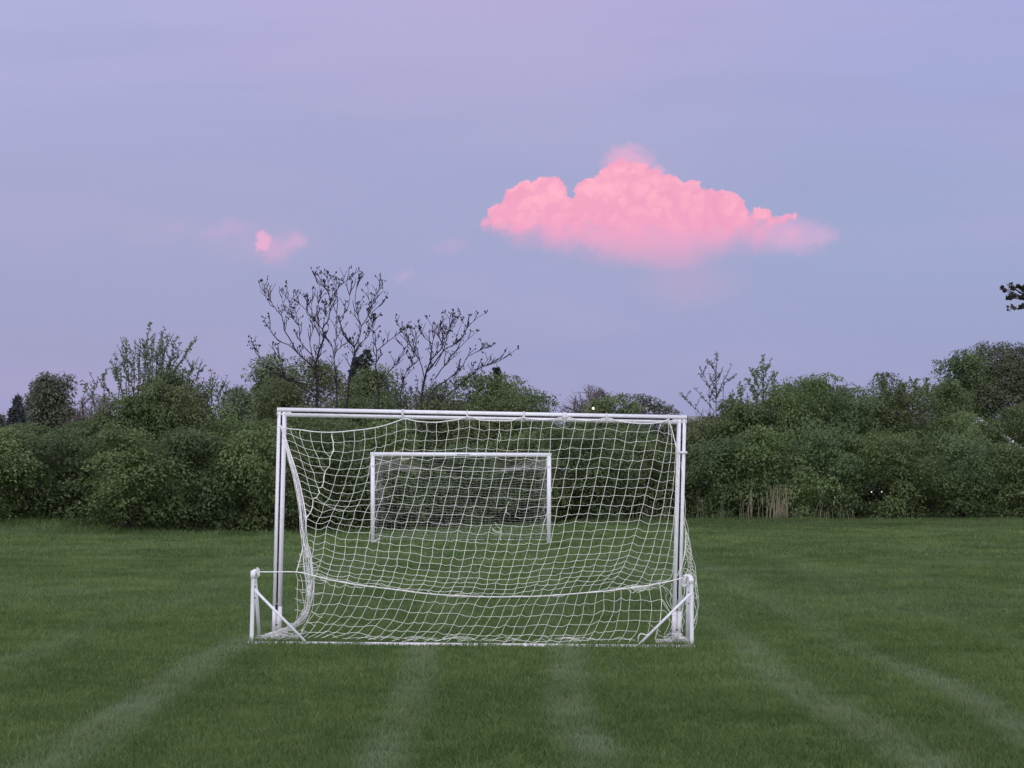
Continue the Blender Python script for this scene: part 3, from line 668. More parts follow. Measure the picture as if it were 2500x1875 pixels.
for i in range(80):
    j = prng.integers(9, len(spine1)-1) if i < 110 else prng.integers(3, 9); p = spine1[j]; q = spine1[j-1]; f = prng.random(); cx = p[0]*f+q[0]*(1-f); cy = p[1]*f+q[1]*(1-f); wd = wid1[j]/5.53
    pts = [(cx+prng.uniform(-1, 1)*wd, cy+prng.uniform(-5, 5)) for _ in range(4)]
    Yv = depth(cx, cy, 6) if j < 14 else YR+.03+.10*sstep(j, 14, 20)
    bun.tube(smooth_path([at(a, b_, Yv+prng.normal(0, .01)) for a, b_ in pts], 4), TW*.8, 4, cap=False)
edge = T(1, [(165,240),(195,340),(262,560),(330,760),(395,985),(435,1170),(465,1330),(483,1462),(480,1600)])
strand(bun, edge, 6, .0045); strand(bun, T(1, [(150,240),(185,420),(240,600),(305,830),(350,1030),(395,1280),(420,1450)]), 6, .0045)
strand(bun, T(5, [(455,150),(425,320),(380,490),(352,585)]), 6, .0042)
# loose net over the left corner on the grass
for i in range(44):
    cx = prng.uniform(632, 735); cy = 1560-(cx-632)*.12+prng.uniform(-9, 8)*(.5+.5*(cx-632)/100)
    pts = [(cx+prng.uniform(-16, 16), min(cy+prng.uniform(-6, 6), 1566)) for _ in range(4)]
    bun.tube(smooth_path([at(a, b_, YR+.08+prng.normal(0, .02)) for a, b_ in pts], 4), TW*.85, 4, cap=False)
# right side panel beyond the post
for pl in ([(1170,-520),(1172,-300),(1185,0),(1180,300),(1165,560),(1150,700),(1165,900),(1200,1100),(1230,1300)],
 [(1230,-900),(1260,-560),(1290,-300),(1280,-100),(1290,0),(1285,240),(1300,330),(1330,500),(1300,620),(1290,760),(1270,900),(1255,1100),(1240,1280),(1255,1400)],
 [(1265,-100),(1300,20),(1345,150),(1365,270),(1385,400),(1420,500),(1430,600),(1440,700),(1455,850),(1472,1000),(1450,1150),(1440,1280),(1400,1380)],
 [(1290,60),(1310,200),(1290,320),(1340,420),(1390,550),(1420,650),(1425,800),(1445,950),(1460,1080),(1430,1200),(1395,1300)],
 [(1280,-160),(1325,-10),(1330,120),(1350,260),(1370,420),(1360,560),(1385,700),(1400,880),(1410,1010),(1440,1130),(1405,1250)],
 [(1190,560),(1220,700),(1200,820),(1240,900),(1260,1020),(1240,1150),(1275,1260),(1230,1350)],
 [(1300,440),(1265,560),(1310,640),(1270,760),(1280,880),(1230,960),(1260,1080)],
 [(1240,700),(1300,760),(1330,840),(1290,930),(1310,1040),(1270,1180)]):
    net.tube(smooth_path([at(p[0], p[1], YR+.42-.10*(i/12)) for i, p in enumerate(T(8, pl))], 4), TW, 4, cap=False)
for i in range(64):
    y = prng.uniform(0, 1330); xl = np.interp(y, [0,400,700,1330], [1270,1280,1250,1230]); xr = np.interp(y, [0,150,400,700,1000,1200,1330], [1300,1345,1385,1440,1470,1445,1420])
    a = prng.uniform(xl, xr-20); b_ = min(a+prng.uniform(20, 110), xr)
    net.tube(smooth_path([at(p[0], p[1], YR+.36) for p in T(8, [(a, y), ((2*a+b_)/3, y+prng.uniform(-20, 30)), ((a+2*b_)/3, y+prng.uniform(0, 60)), (b_, y+prng.uniform(-10, 70))])], 3), TW*.9, 4, cap=False)
strand(net, T(8, [(1292,130),(1285,290),(1270,395),(1240,500),(1210,590),(1175,645)]), 41, .0048, dy=-.05)
strand(net, T(4, [(1070,150),(1110,270),(1150,440),(1182,530)]), 38, .0045)
for pl in ([(968,958),(1010,1040),(1060,1110),(1110,1160)], [(980,960),(1040,1050),(1080,1130),(1130,1180)], [(1000,790),(1060,830),(1100,920),(1080,980),(1110,1060),(1130,1080)], [(1050,870),(1025,920),(1050,1010),(1110,1090)],
 [(1095,740),(1110,790),(1090,850),(1120,930)], [(962,1105),(1020,1120),(1060,1190),(1070,1300),(1000,1440)], [(1060,1200),(1110,1290),(1090,1370)], [(900,1385),(930,1440),(980,1460)], [(785,1270),(850,1330),(960,1400)], [(940,760),(1000,800),(1040,860)]):
    net.tube(smooth_path([wb_(p, .06) for p in T(8, pl)], 3), TW, 4, cap=False)
# heaps of slack net on the grass at the right corner
heap = MB()
for i in range(70):
    a = prng.normal(0, 1); cx = 1130+a*95; base = 1575; hh = 150*math.exp(-((cx-1120)/170)**2)
    cy = 1560-prng.random()*hh
    if cx > 1290 or cx < 830: continue
    pts = [(cx+prng.uniform(-60, 60), min(1575, cy+prng.uniform(-28, 28))) for _ in range(5)]
    heap.tube(smooth_path([wb_(p, .12+prng.normal(0, .04)) for p in T(8, pts)], 4), TW*.9, 4, cap=False)
for i in range(24):
    f = prng.random(); cx = 1190+f*140+prng.normal(0, 12); cy = 1430+f*130+prng.normal(0, 18)
    pts = [(cx+prng.uniform(-30, 30), min(cy+prng.uniform(-25, 25), 1580)) for _ in range(4)]
    heap.tube(smooth_path([wb_(p, .05) for p in T(8, pts)], 4), TW, 4, cap=False)
for i in range(9):
    pts = [(650+prng.normal(0, 5), 1530), (655+prng.normal(0, 5), 1465), (690, 1425+prng.normal(0, 6)), (760, 1440+prng.normal(0, 6)), (790, 1440)]
    if i < 3: heap.tube(smooth_path([wb_(p, .02) for p in T(8, pts)], 4), TW, 4, cap=False)
nob = net.build('net', M['twine'], goal)
bo = bun.build('gathered_net', M['rope'], goal); tag(bo, 'thick white bunch of gathered net hanging at the left')
to = tmb.build('torn_strand', M['twine'], goal)
ho = heap.build('net_heap', M['rope'], goal)
rm = MB(); rm.tube(smooth_path([wb_(p) for p in rope_px], 4), .0056, 6)
rm.build('rear_rope', M['rope'], goal, smooth=True)
rm = MB(); rm.tube(smooth_path([w3((x, y), 6, -.005) for x, y in zip(topx, topy)], 4), .0052, 6)
rm.build('top_rope', M['rope'], goal, smooth=True)
rm = MB()
for i in range(14):
    c_ = (629+prng.normal(0, 2), 1397+prng.normal(0, 4)); rm.tube(smooth_path([wb_((c_[0]+prng.uniform(-4, 5), c_[1]+prng.uniform(-6, 8)), prng.uniform(-.03, .03)) for _ in range(5)], 4), .0035, 5)
rm.tube(smooth_path([wb_(p) for p in ((627,1405),(627,1430),(631,1444),(637,1452))], 3), .003, 5)
rm.build('rope_knot', M['rope'], goal)
rm = MB()
for i in range(14):
    c_ = (1671+prng.normal(0, 2), 1410+prng.normal(0, 3)+ (18 if i > 6 else 0)); rm.tube(smooth_path([wb_((c_[0]+prng.uniform(-5, 5), c_[1]+prng.uniform(-6, 7)), prng.uniform(-.03, .03)) for _ in range(5)], 4), .0035, 5)
rm.build('rope_knot', M['rope'], goal)

# ------------------------------------------------------------------ far goal (seen from the front)
Y2 = 31.2
g2 = thing('soccer_goal', (-1.03, Y2, 0), 'smaller white goal standing farther off, framed by the foreground net', 'soccer goal')
a0, a1 = at(910, 1327, Y2), at(910, 1107, Y2); c0, c1_ = at(1340, 1328, Y2), at(1340.5, 1107, Y2)
R2 = .043
for (a, c) in ((a0, a1), (c0, c1_)):
    m = MB(); m.tube([a-ZA*.02, c-ZA*.03], R2, 12); p = m.build('post', M['paint'], g2, smooth=True)
    for zz in (.60, 1.55):
        m = MB(); m.tube([a+ZA*zz, a+ZA*(zz+.022)], R2*1.08, 12); m.build('strap', M['strap'], p)
m = MB(); m.tube([at(904.5, 1109, Y2), at(1346, 1111, Y2)], R2, 12); cb2 = m.build('crossbar', M['paint'], g2, smooth=True)
xl, xr = a0[0], c0[0]
far = MB(); fr = .0021
NC2, NR2 = 34, 26
rope2 = [(916,1119),(950,1128),(1000,1139),(1050,1146),(1100,1149),(1150,1151),(1210,1150),(1270,1147),(1330,1141),(1340,1138)]
rxx = np.array([p[0] for p in rope2]); ryy = np.array([p[1] for p in rope2])
def back_pt(c, r):
    f = c/NC2; px = 918+f*(1334-918)
    yt = np.interp(px, rxx, ryy); yb = 1312
    v = r/NR2; Yv = Y2+.75+v*.75
    py = yt+(yb-yt)*v**.97+1.2*math.sin(c*.9+r*.7)+.9*math.sin(c*.37+r*.21)
    p = at(px+1.4*math.sin(r*.5+c*.3)+(.5-f)*8*math.sin(v*3), py, Yv); p[2] = max(p[2], .01); return p
for c in range(NC2+1): far.tube([back_pt(c, r) for r in range(NR2+1)], fr*.75, 3, cap=False)
for r in range(0, NR2+1): far.tube([back_pt(c, r) for c in range(NC2+1)], fr, 3, cap=False)
def top_pt(c, r):
    f = c/NC2; px = 918+f*(1334-918); yt = np.interp(px, rxx, ryy); v = r/7
    return at(px, 1111+(yt-1111)*v+2.0*math.sin(c*.8+r*.9)*v*(1-v)*2+prng.normal(0, .5), Y2+.75*v)
for c in range(0, NC2+1): far.tube([top_pt(c, r) for r in range(8)], fr*.6, 3, cap=False)
for r in range(0, 8): far.tube([top_pt(c, r) for c in range(NC2+1)], fr*.9, 3, cap=False)
for sx, x0 in ((1, 918), (-1, 1333)):
    for i in range(44):
        y0 = prng.uniform(1118, 1270); pts = []
        x = x0+sx*prng.uniform(-3, 8)
        for k in range(6):
            pts.append(at(x, y0, Y2+.1+prng.uniform(0, .5))); x += prng.normal(0, 4); x = min(max(x, min(x0-4*sx, x0+16*sx)), max(x0-4*sx, x0+16*sx)); y0 += prng.uniform(4, 14)
        far.tube(smooth_path(pts, 3), fr*.9, 3, cap=False)
    for i in range(26):
        far.tube(smooth_path([at(x0+sx*prng.uniform(0, 6), 1120+prng.uniform(0, 25), Y2+.2), at(x0+sx*prng.uniform(20, 60), 1128+prng.uniform(0, 22), Y2+.5), at(x0+sx*prng.uniform(60, 120), 1140+prng.uniform(0, 14), Y2+.7)], 4), fr*.9, 3, cap=False)
    for i in range(40):
        a = x0+sx*prng.uniform(0, 30); y0 = prng.uniform(1150, 1310)
        far.tube([at(a, y0, Y2+.4), at(a+sx*prng.uniform(4, 16), y0+prng.uniform(-6, 6), Y2+.8)], fr*.8, 3, cap=False)
far.build('net', M['twine_far'], g2)
m = MB(); m.tube(smooth_path([at(x, y, Y2+.75) for x, y in rope2], 3), .0055, 5)
m.tube([at(1297, 1112, Y2+.1), at(1327, 1139, Y2+.6)], .0045, 5); m.build('rear_rope', M['rope'], g2)
for (a, sg) in ((a0, 1), (c0, -1)):
    m = MB(); m.tube([a+ZA*.015, np.array([a[0], Y2+1.5, .015])], .028, 8); m.build('base_bar', M['paint_old'], g2, smooth=True)
m = MB(); m.tube([np.array([xl, Y2+1.5, -.006]), np.array([xr, Y2+1.5, -.006])], .020, 8); m.build('base_bar', M['paint_old'], g2, smooth=True)
m = MB(); q0, q1 = at(980.5, 1119.5, Y2+.25), at(998.5, 1116.5, Y2+.25)
m.add([q0, q1, q1-ZA*.055, q0-ZA*.06, q0+YA*.004, q1+YA*.004, q1-ZA*.055+YA*.004, q0-ZA*.06+YA*.004], [(0,3,2,1),(4,5,6,7),(0,1,5,4),(1,2,6,5),(2,3,7,6),(3,0,4,7)])
m.build('net_tag', M['tag'], g2)
m = MB(); q0, q1 = at(1116, 1109.8, Y2-.044), at(1146, 1110, Y2-.044); m.box((q0[0], Y2-.047, q0[2]-.008), (q1[0], Y2-.041, q0[2]+.012)); m.build('sticker', principled('grey_sticker', (.35,.42,.46), .6), cb2)

# ------------------------------------------------------------------ vegetation
def crown_arrays(lobes, n_spray, n_leaf, leaf, spray_r, seed, up_bias=.8, droop=.25, surf=.55, gaps=None):
    """lobes: (cx,cy,cz,rx,ry,rz). Leaves sit on tilted sprays scattered through the lobes."""
    r = np.random.default_rng(seed); L = np.array(lobes, float)
    vol = (L[:, 3]*L[:, 4]*L[:, 5])**(2/3); k = r.choice(len(L), n_spray, p=vol/vol.sum())
    d = r.normal(size=(n_spray, 3)); d /= np.linalg.norm(d, axis=1)[:, None]
    rad = (surf+(1.08-surf)*r.random(n_spray)**.7)*(1+.20*np.sin(d[:, 0]*7+seed)*np.sin(d[:, 2]*6+d[:, 1]*5+seed*2))
    c = L[k, :3]+d*L[k, 3:]*rad[:, None]
    ok = c[:, 2] > .12
    if gaps is not None:
        for (g0, g1, gr_) in gaps:
            g0 = np.array(g0); g1 = np.array(g1); ax = (g1-g0)/np.linalg.norm(g1-g0); rel = c-g0
            al = rel@ax; dist = np.linalg.norm(rel-al[:, None]*ax, axis=1); ok &= (dist > gr_)
    c = c[ok]; d = d[ok]; n = len(c)
    nrm = d*.55+np.array([0, 0, up_bias*1.15])+r.normal(0, .22, (n, 3)); nrm /= np.linalg.norm(nrm, axis=1)[:, None]
    ref = r.normal(size=(n, 3)); A = np.cross(nrm, ref); A /= np.linalg.norm(A, axis=1)[:, None]; B = np.cross(nrm, A)
    m = n_leaf; N = n*m
    rr = np.sqrt(r.random(N))*spray_r*(.6+.8*np.repeat(r.random(n), m)); th = r.random(N)*2*math.pi
    A_ = np.repeat(A, m, 0); B_ = np.repeat(B, m, 0); N_ = np.repeat(nrm, m, 0)
    P = np.repeat(c, m, 0)+A_*(rr*np.cos(th))[:, None]+B_*(rr*.75*np.sin(th))[:, None]+N_*(r.normal(0, spray_r*.10, N))[:, None]
    P[:, 2] -= droop*(rr/spray_r)**2*spray_r
    od = A_*np.cos(th)[:, None]+B_*np.sin(th)[:, None]
    ln = od+r.normal(0, .45, (N, 3)); ln[:, 2] -= .35; ln /= np.linalg.norm(ln, axis=1)[:, None]
    ln_n = N_+r.normal(0, .36, (N, 3)); sd_ = np.cross(ln, ln_n); sd_ /= np.linalg.norm(sd_, axis=1)[:, None]+1e-9
    s = leaf*(.6+.8*r.random(N))[:, None]
    a = P-ln*s*.5; b = P+sd_*s*.30; c_ = P+ln*s*.6; e = P-sd_*s*.30
    V = np.stack([a, b, c_, e], 1).reshape(-1, 3)
    lt = r.random(len(L))[k][ok]
    tone = np.clip(np.repeat(r.random(n)*.45+lt*.45, m)+r.random(N)*.30-.08, 0, 1); tone = np.repeat(tone, 4)
    V = V[:]; V[:, 2] = np.maximum(V[:, 2], .01)
    return V, np.arange(N*4), np.full(N, 4), tone
def limbs(base, tips, r0, seed, wob=.12, k=5, sides=5, mb=None):
    r = np.random.default_rng(seed); mb = mb or MB()
    base = np.array(base, float)
    for tp in tips:
        tp = np.array(tp, float); n = 6; P = []
        for i in range(n):
            f = i/(n-1); q = base*(1-f)+tp*f
            q[:2] = base[:2]+(tp[:2]-base[:2])*(f**1.6)
            q += r.normal(0, wob, 3)*(0 if i in (0, ) else 1)*.5; P.append(q)
        mb.tube(smooth_path(P, 3), np.linspace(r0, r0*.18, (n-1)*3+1), sides)
    return mb
def copy_thing(src, loc, rz, sc, label):
    c = src.copy(); scn.collection.objects.link(c); c.location = tuple(float(v) for v in loc); c.rotation_euler = (0, 0, rz); c.scale = sc; c['label'] = label
    for ch in [o for o in src.children]:
        d2 = ch.copy(); scn.collection.objects.link(d2); d2.parent = c
    return c
def make_bush(name, H, W, mat, seed, n_spray, label, cat, group, leaf=.078, spr=.42, loc=(0, 0, 0), nleaf=34, gaps=None, low=.06, up=.8):
    """trunk + crown bush of height H, width W, built round loc"""
    r = np.random.default_rng(seed); lobes = []
    nl = 17 if H < 3.6 else 22
    for i in range(nl):
        f = i/(nl-1); z = H*(low+.17+f*.62); env = math.sin(math.pi*min(.97, (.16+.72*f)))**.7
        a = r.random()*6.28+i*2.4; rr = W*.5*env*(.55+.35*r.random())
        s = W*.165*(.7+.8*r.random())
        lobes.append((rr*math.cos(a), rr*math.sin(a), z, s, s, s*.72))
    lobes.append((0, 0, H*.88, W*.20, W*.20, H*.12)); lobes.append((0, 0, H*.42, W*.26, W*.26, H*.32)); lobes.append((0, 0, H*.2, W*.30, W*.30, H*.13))
    for i in range(4):
        a = r.random()*6.28; lobes.append((W*.2*math.cos(a), W*.2*math.sin(a), H*r.uniform(.86, 1.0), W*.10, W*.10, H*.09))
    L = [(a+loc[0], b+loc[1], c+loc[2], d, e, f_) for a, b, c, d, e, f_ in lobes]
    t_ = thing(name, loc, label, cat, group)
    V, Lp, S, tone = crown_arrays(L, n_spray, nleaf, leaf, spr, seed, up_bias=up, gaps=gaps)
    mesh_np('crown', V, Lp, S, mat, t_, tone=tone)
    tips = [(l[0], l[1], l[2]) for l in L[:9]]
    limbs((loc[0], loc[1], loc[2]-.1), tips, .045, seed).build('trunk', M['bark'], t_, smooth=True)
    return t_

HG = 'leafy shrubs making up the hedge'
# (px, distance, top y, width m, variant, label)
front_row = [
 (-30, 38.0, 1052, 2.9, 0, 'leafy green shrub cut by the left edge of the photo, front of the hedge'),
 (140, 38.2, 1046, 2.9, 1, 'dense green shrub above the raised grass bank, left end of the hedge'),
 (310, 37.3, 1058, 2.8, 2, 'dark green shrub where the raised grass bank ends'),
 (480, 37.2, 1066, 2.7, 3, 'green shrub with pale leaf sprays, left of the foreground goal'),
 (640, 38.2, 1075, 2.7, 0, 'green shrub directly behind the left post of the foreground goal'),
 (800, 40.0, 1068, 2.8, 1, 'dark shrub left of the far goal, seen through the net'),
 (960, 41.8, 1068, 2.9, 2, 'shadowed shrub behind the left half of the far goal'),
 (1120, 43.0, 1066, 2.9, 3, 'shadowed shrub behind the middle of the far goal'),
 (1270, 44.6, 1064, 3.0, 0, 'dark shrub behind the right half of the far goal'),
 (1420, 47.0, 1060, 3.1, 1, 'green shrub between far goal and right post, seen through the net'),
 (1580, 48.6, 1062, 3.1, 2, 'green shrub just left of the right goal post, seen through the net'),
 (1730, 49.0, 1075, 3.1, 3, 'light green shrub just right of the foreground goal, thin stems below'),
 (1880, 49.2, 1062, 3.2, 0, 'broad green shrub behind the pale dry reeds'),
 (2030, 49.6, 1070, 3.2, 1, 'green shrub right of the dry reeds at the lawn edge'),
 (2180, 50.0, 1080, 3.2, 2, 'pale green shrub at the lawn edge in front of the car lights'),
 (2340, 50.4, 1085, 3.2, 3, 'dark shadowed shrub near the right end of the hedge'),
 (2500, 50.6, 1078, 3.2, 0, 'green shrub at the right edge of the photo, front of the hedge')]
back_row = [
 (50, 41.5, 1036, 3.2, 0, 'green shrub in the second row below the small spruce at far left'),
 (240, 41.5, 1000, 3.2, 1, 'rounded green shrub top left of the tall shooting shrub'),
 (330, 43.0, 958, 2.8, 3, 'brownish green twiggy shrub left of the dense tree below the upright shoots'),
 (400, 42.0, 960, 3.4, 2, 'olive green shrub under the tall upright shoots'),
 (575, 42.5, 1034, 3.2, 3, 'low green shrub top just left of the crossbar corner'),
 (740, 44.5, 1015, 3.5, 0, 'green shrub at the foot of the taller bare tree'),
 (905, 45.8, 1000, 3.5, 1, 'green shrub between the two bare trees'),
 (1075, 47.0, 962, 3.7, 2, 'tall green shrub at the foot of the lower bare tree'),
 (1230, 48.0, 948, 3.8, 3, 'tall green shrub above the right half of the far goal'),
 (1385, 51.0, 1018, 3.5, 0, 'green shrub top hidden behind the crossbar, right of centre'),
 (1540, 52.0, 1022, 3.5, 1, 'green shrub behind the crossbar near its right end'),
 (1700, 53.5, 1030, 3.4, 2, 'low green shrub beside the top right corner of the goal'),
 (1840, 53.5, 990, 3.8, 3, 'green shrub under the leafy upright saplings'),
 (1965, 54.0, 955, 4.0, 0, 'tall light green shrub right of the saplings'),
 (2095, 54.5, 972, 4.0, 1, 'green shrub left of the dip in the skyline at right'),
 (2215, 54.5, 965, 4.0, 2, 'green shrub with open leafy tips under the small dark conifer'),
 (2350, 55.0, 985, 4.0, 3, 'green shrub in front of the big rounded tree at right'),
 (2490, 55.5, 1000, 4.0, 0, 'green shrub in front of the big tree, at the right edge')]
def topz(py, D): return at(1250, py, D)[2]
protos = {}
GAPS = [((0, 0, CAMZ), at(px, py, 56), rr) for px, py, rr in ((2127, 1201, .36), (2153, 1201, .36), (2395, 1035, .27), (2402, 1040, .27), (2410, 1045, .27))]
def hedge(row, HW, seeds, n_spray, mats):
    for i, (px, D, ty, W, v, lab) in enumerate(row):
        x = at(px, 1154, D)[0]; D = D+[0, .7, -.3, .9, .3, -.2, .6][i % 7]; x = at(px, 1154, D)[0]; z0 = float(Hgt(x, D)); H = (topz(ty, D)-z0)*[1.0, 1.1, .93, 1.14, 1.03, .95, 1.09, 1.0, 1.12][(i*2) % 9]
        key = (HW, v)
        if 2000 < px < 2420: key = None
        if key is None:   # this one has gaps where the car lights shine through
            gaps = GAPS
            make_bush('shrub', H, W*.98, mats[v], 77+i, n_spray, lab, 'shrub', HG, loc=(x, D, z0), gaps=gaps); continue
        if key not in protos:
            protos[key] = (make_bush('shrub', HW[0], HW[1], mats[v], seeds+v, n_spray, lab, 'shrub', HG, loc=(0, 0, 0)), HW)
            t_ = protos[key][0]; t_.location = (x, D, z0); t_.rotation_euler = (0, 0, i*1.3); t_.scale = (W/HW[1], W/HW[1], H/HW[0])
        else:
            copy_thing(protos[key][0], (x, D, z0), i*1.3, (W/HW[1], W/HW[1], H/HW[0]*random.uniform(.97, 1.03)), lab)
hedge(front_row, (2.6, 2.9), 100, 540, [M['leaf'], M['leaf_cool'], M['leaf'], M['leaf_cool']])
hedge(back_row, (3.6, 3.5), 200, 860, [M['leaf'], M['leaf_cool'], M['leaf_olive'], M['leaf']])

def tree(name, px, D, ty, wpx, mat, seed, label, cat='tree', n=1100, leaf=.11, spr=.45, low=.25, group=None, nleaf=15, up=.8, gaps=None, depth_k=1.):
    x = at(px, 1154, D)[0]; H = topz(ty, D); W = wpx*D/F
    r = np.random.default_rng(seed); lobes = []
    z0 = H*low; hh = H-z0
    for i in range(26):
        f = (i+.5)/26; z = z0+hh*(.06+.86*f); env = math.sqrt(max(.05, 1-((f-.30)/.74)**2)); a = r.random()*6.28+i*2.4
        rr = W*.5*env*.84*(r.random()**.35); s = W*.135*(.7+.8*r.random())
        lobes.append((x+rr*math.cos(a), D+rr*math.sin(a)*depth_k, z, s, s, min(s*.8, hh*.15)))
    lobes.append((x, D, z0+hh*.88, W*.16, W*.16, hh*.11)); lobes.append((x, D, z0+hh*.42, W*.36, W*.36, hh*.38))
    t_ = thing(name, (x, D, 0), label, cat, group)
    V, Lp, S, tone = crown_arrays(lobes, n, nleaf, leaf, spr, seed, up_bias=up, surf=.5, gaps=gaps)
    mesh_np('crown', V, Lp, S, mat, t_, tone=tone)
    limbs((x, D, -.1), [l[:3] for l in lobes[:12]], .02*H+.04, seed, wob=.25).build('trunk', M['bark'], t_, smooth=True)
    return t_
tree('tree', -8, 66, 1003, 70, M['leaf_grey'], 301, 'dark tree top cut by the left edge, left of the small spruce', n=500)
tree('tree', 130, 70, 910, 140, M['leaf_grey'], 302, 'rounded grey green tree standing alone on the left skyline', n=900, leaf=.13, low=.45)
tree('tree', 88, 72, 950, 70, M['leaf_grey'], 322, 'low grey green side tree between spruce and rounded tree at left', n=350, leaf=.13, low=.5)
tree('tree', 428, 50, 896, 235, M['leaf'], 303, 'dense green tree behind the tall upright shoots', n=1500, leaf=.09, spr=.36)
tree('tree', 650, 66, 868, 215, M['leaf_pale'], 304, 'pale green billowing tree left of the taller bare tree', n=1500, leaf=.12, spr=.5, up=1.3)
tree('tree', 572, 68, 942, 95, M['leaf_pale'], 305, 'low pale green tree left of the billowing one', n=600, leaf=.12, spr=.5, up=1.3, low=.45)
tree('tree', 760, 60, 866, 300, M['leaf_olive'], 306, 'broad dull olive tree behind the taller bare tree', n=2000, leaf=.10)
tree('tree', 905, 58, 895, 230, M['leaf_olive'], 307, 'olive tree in front of the dark twin conifer', n=1400, leaf=.10)
tree('tree', 1185, 57, 908, 280, M['leaf'], 308, 'dark green tree with the conifer tip above it', n=1700, leaf=.10)
tree('tree', 1065, 61, 940, 190, M['leaf_olive'], 320, 'olive tree behind the trunk of the lower bare tree', n=1000, leaf=.10)
tree('tree', 1300, 60, 945, 150, M['leaf_cool'], 309, 'dark green tree end just left of the gap in the skyline', n=800, leaf=.10)
tree('tree', 1505, 76, 960, 200, M['leaf_olive'], 310, 'olive green tree above the crossbar, right of the lit lamp', n=800, leaf=.13, low=.4)
tree('tree', 1595, 78, 966, 150, M['leaf_grey'], 311, 'thin grey green tree above the right part of the crossbar', n=500, leaf=.13, low=.4)
tree('tree', 1800, 56, 970, 150, M['leaf_cool'], 312, 'dark leafed tree around the base of the leafy saplings', n=700, leaf=.09, spr=.3)
tree('tree', 1990, 62, 925, 270, M['leaf'], 313, 'broad light green tree right of the saplings', n=2000, leaf=.10)
tree('tree', 2075, 64, 933, 160, M['leaf_grey'], 314, 'grey green tree top left of the dip in the right skyline', n=900, leaf=.10, spr=.35)
tree('tree', 2170, 58, 938, 95, M['leaf'], 315, 'green tree top left of the small dark conifer', n=600, leaf=.09, spr=.3)
tree('tree', 2245, 59, 932, 120, M['leaf_cool'], 316, 'open leafy tree top right of the small dark conifer', n=420, leaf=.09, spr=.26)
tree('tree', 2350, 66, 852, 180, M['leaf_cool'], 317, 'green spiky tree at the left side of the big rounded tree', n=1000, leaf=.11, spr=.4)
tree('tree', 2470, 68, 846, 420, M['leaf_brown'], 318, 'big rounded brownish tree at the right edge', gaps=GAPS, n=5200, leaf=.10, spr=.4, low=.2)
tree('tree', 2320, 60, 925, 160, M['leaf'], 319, 'green tree below the big rounded tree', n=900, gaps=GAPS, leaf=.10)

def conifer(px, D, ty, wpx, mat, seed, label, by=1080):
    x = at(px, 1154, D)[0]; H = topz(ty, D); W = wpx*D/F; r = np.random.default_rng(seed); t_ = thing('spruce_tree', (x, D, 0), label, 'conifer tree')
    P, Q = [], []; tips = []
    W *= 1.35; nl = 28
    for i in range(nl):
        f = i/nl; z = H*(.25+.75*f); rad = W*.5*(1-f)**.55*(.65+.55*r.random())+.04
        for k in range(8 if f < .85 else 3):
            a = r.random()*6.28; rr = rad*(.75+.35*r.random()); n = 30; tt = np.sqrt(r.random(n))
            q = np.stack([x+np.cos(a)*rr*tt, D+np.sin(a)*rr*tt, z-.25*rr*tt+.10*rr*tt**2+r.normal(0, .03, n)], 1); q += r.normal(0, .085*max(.5, rad), (n, 3)); P.append(q)
    P = np.concatenate(P); N = len(P); d = r.normal(size=(N, 3)); d[:, 2] -= .3; d /= np.linalg.norm(d, axis=1)[:, None]; e = np.cross(d, r.normal(size=(N, 3))); e /= np.linalg.norm(e, axis=1)[:, None]
    s = .13; V = np.stack([P-d*s, P+e*s*.28, P+d*s, P-e*s*.28], 1).reshape(-1, 3)
    mesh_np('crown', V, np.arange(N*4), np.full(N, 4), mat, t_, tone=np.repeat(r.random(N), 4))
    m = MB(); m.tube([(x, D, 0), (x, D, H*.6), (x, D, H+.12)], [.16, .08, .015], 6); m.build('trunk', M['bark'], t_)
conifer(40, 60, 966, 62, M['needle_blue'], 401, 'small blue grey spruce at the far left skyline')
conifer(892, 76, 848, 95, M['needle'], 402, 'dark conifer behind the right side of the taller bare tree')
conifer(866, 74, 868, 60, M['needle'], 403, 'dark slim conifer touching the larger one, behind the taller bare tree')
conifer(1213, 82, 893, 75, M['needle'], 404, 'dark conifer tip right of the lower bare tree')
conifer(2203, 82, 933, 50, M['needle'], 405, 'small dark conifer tip in the right skyline')

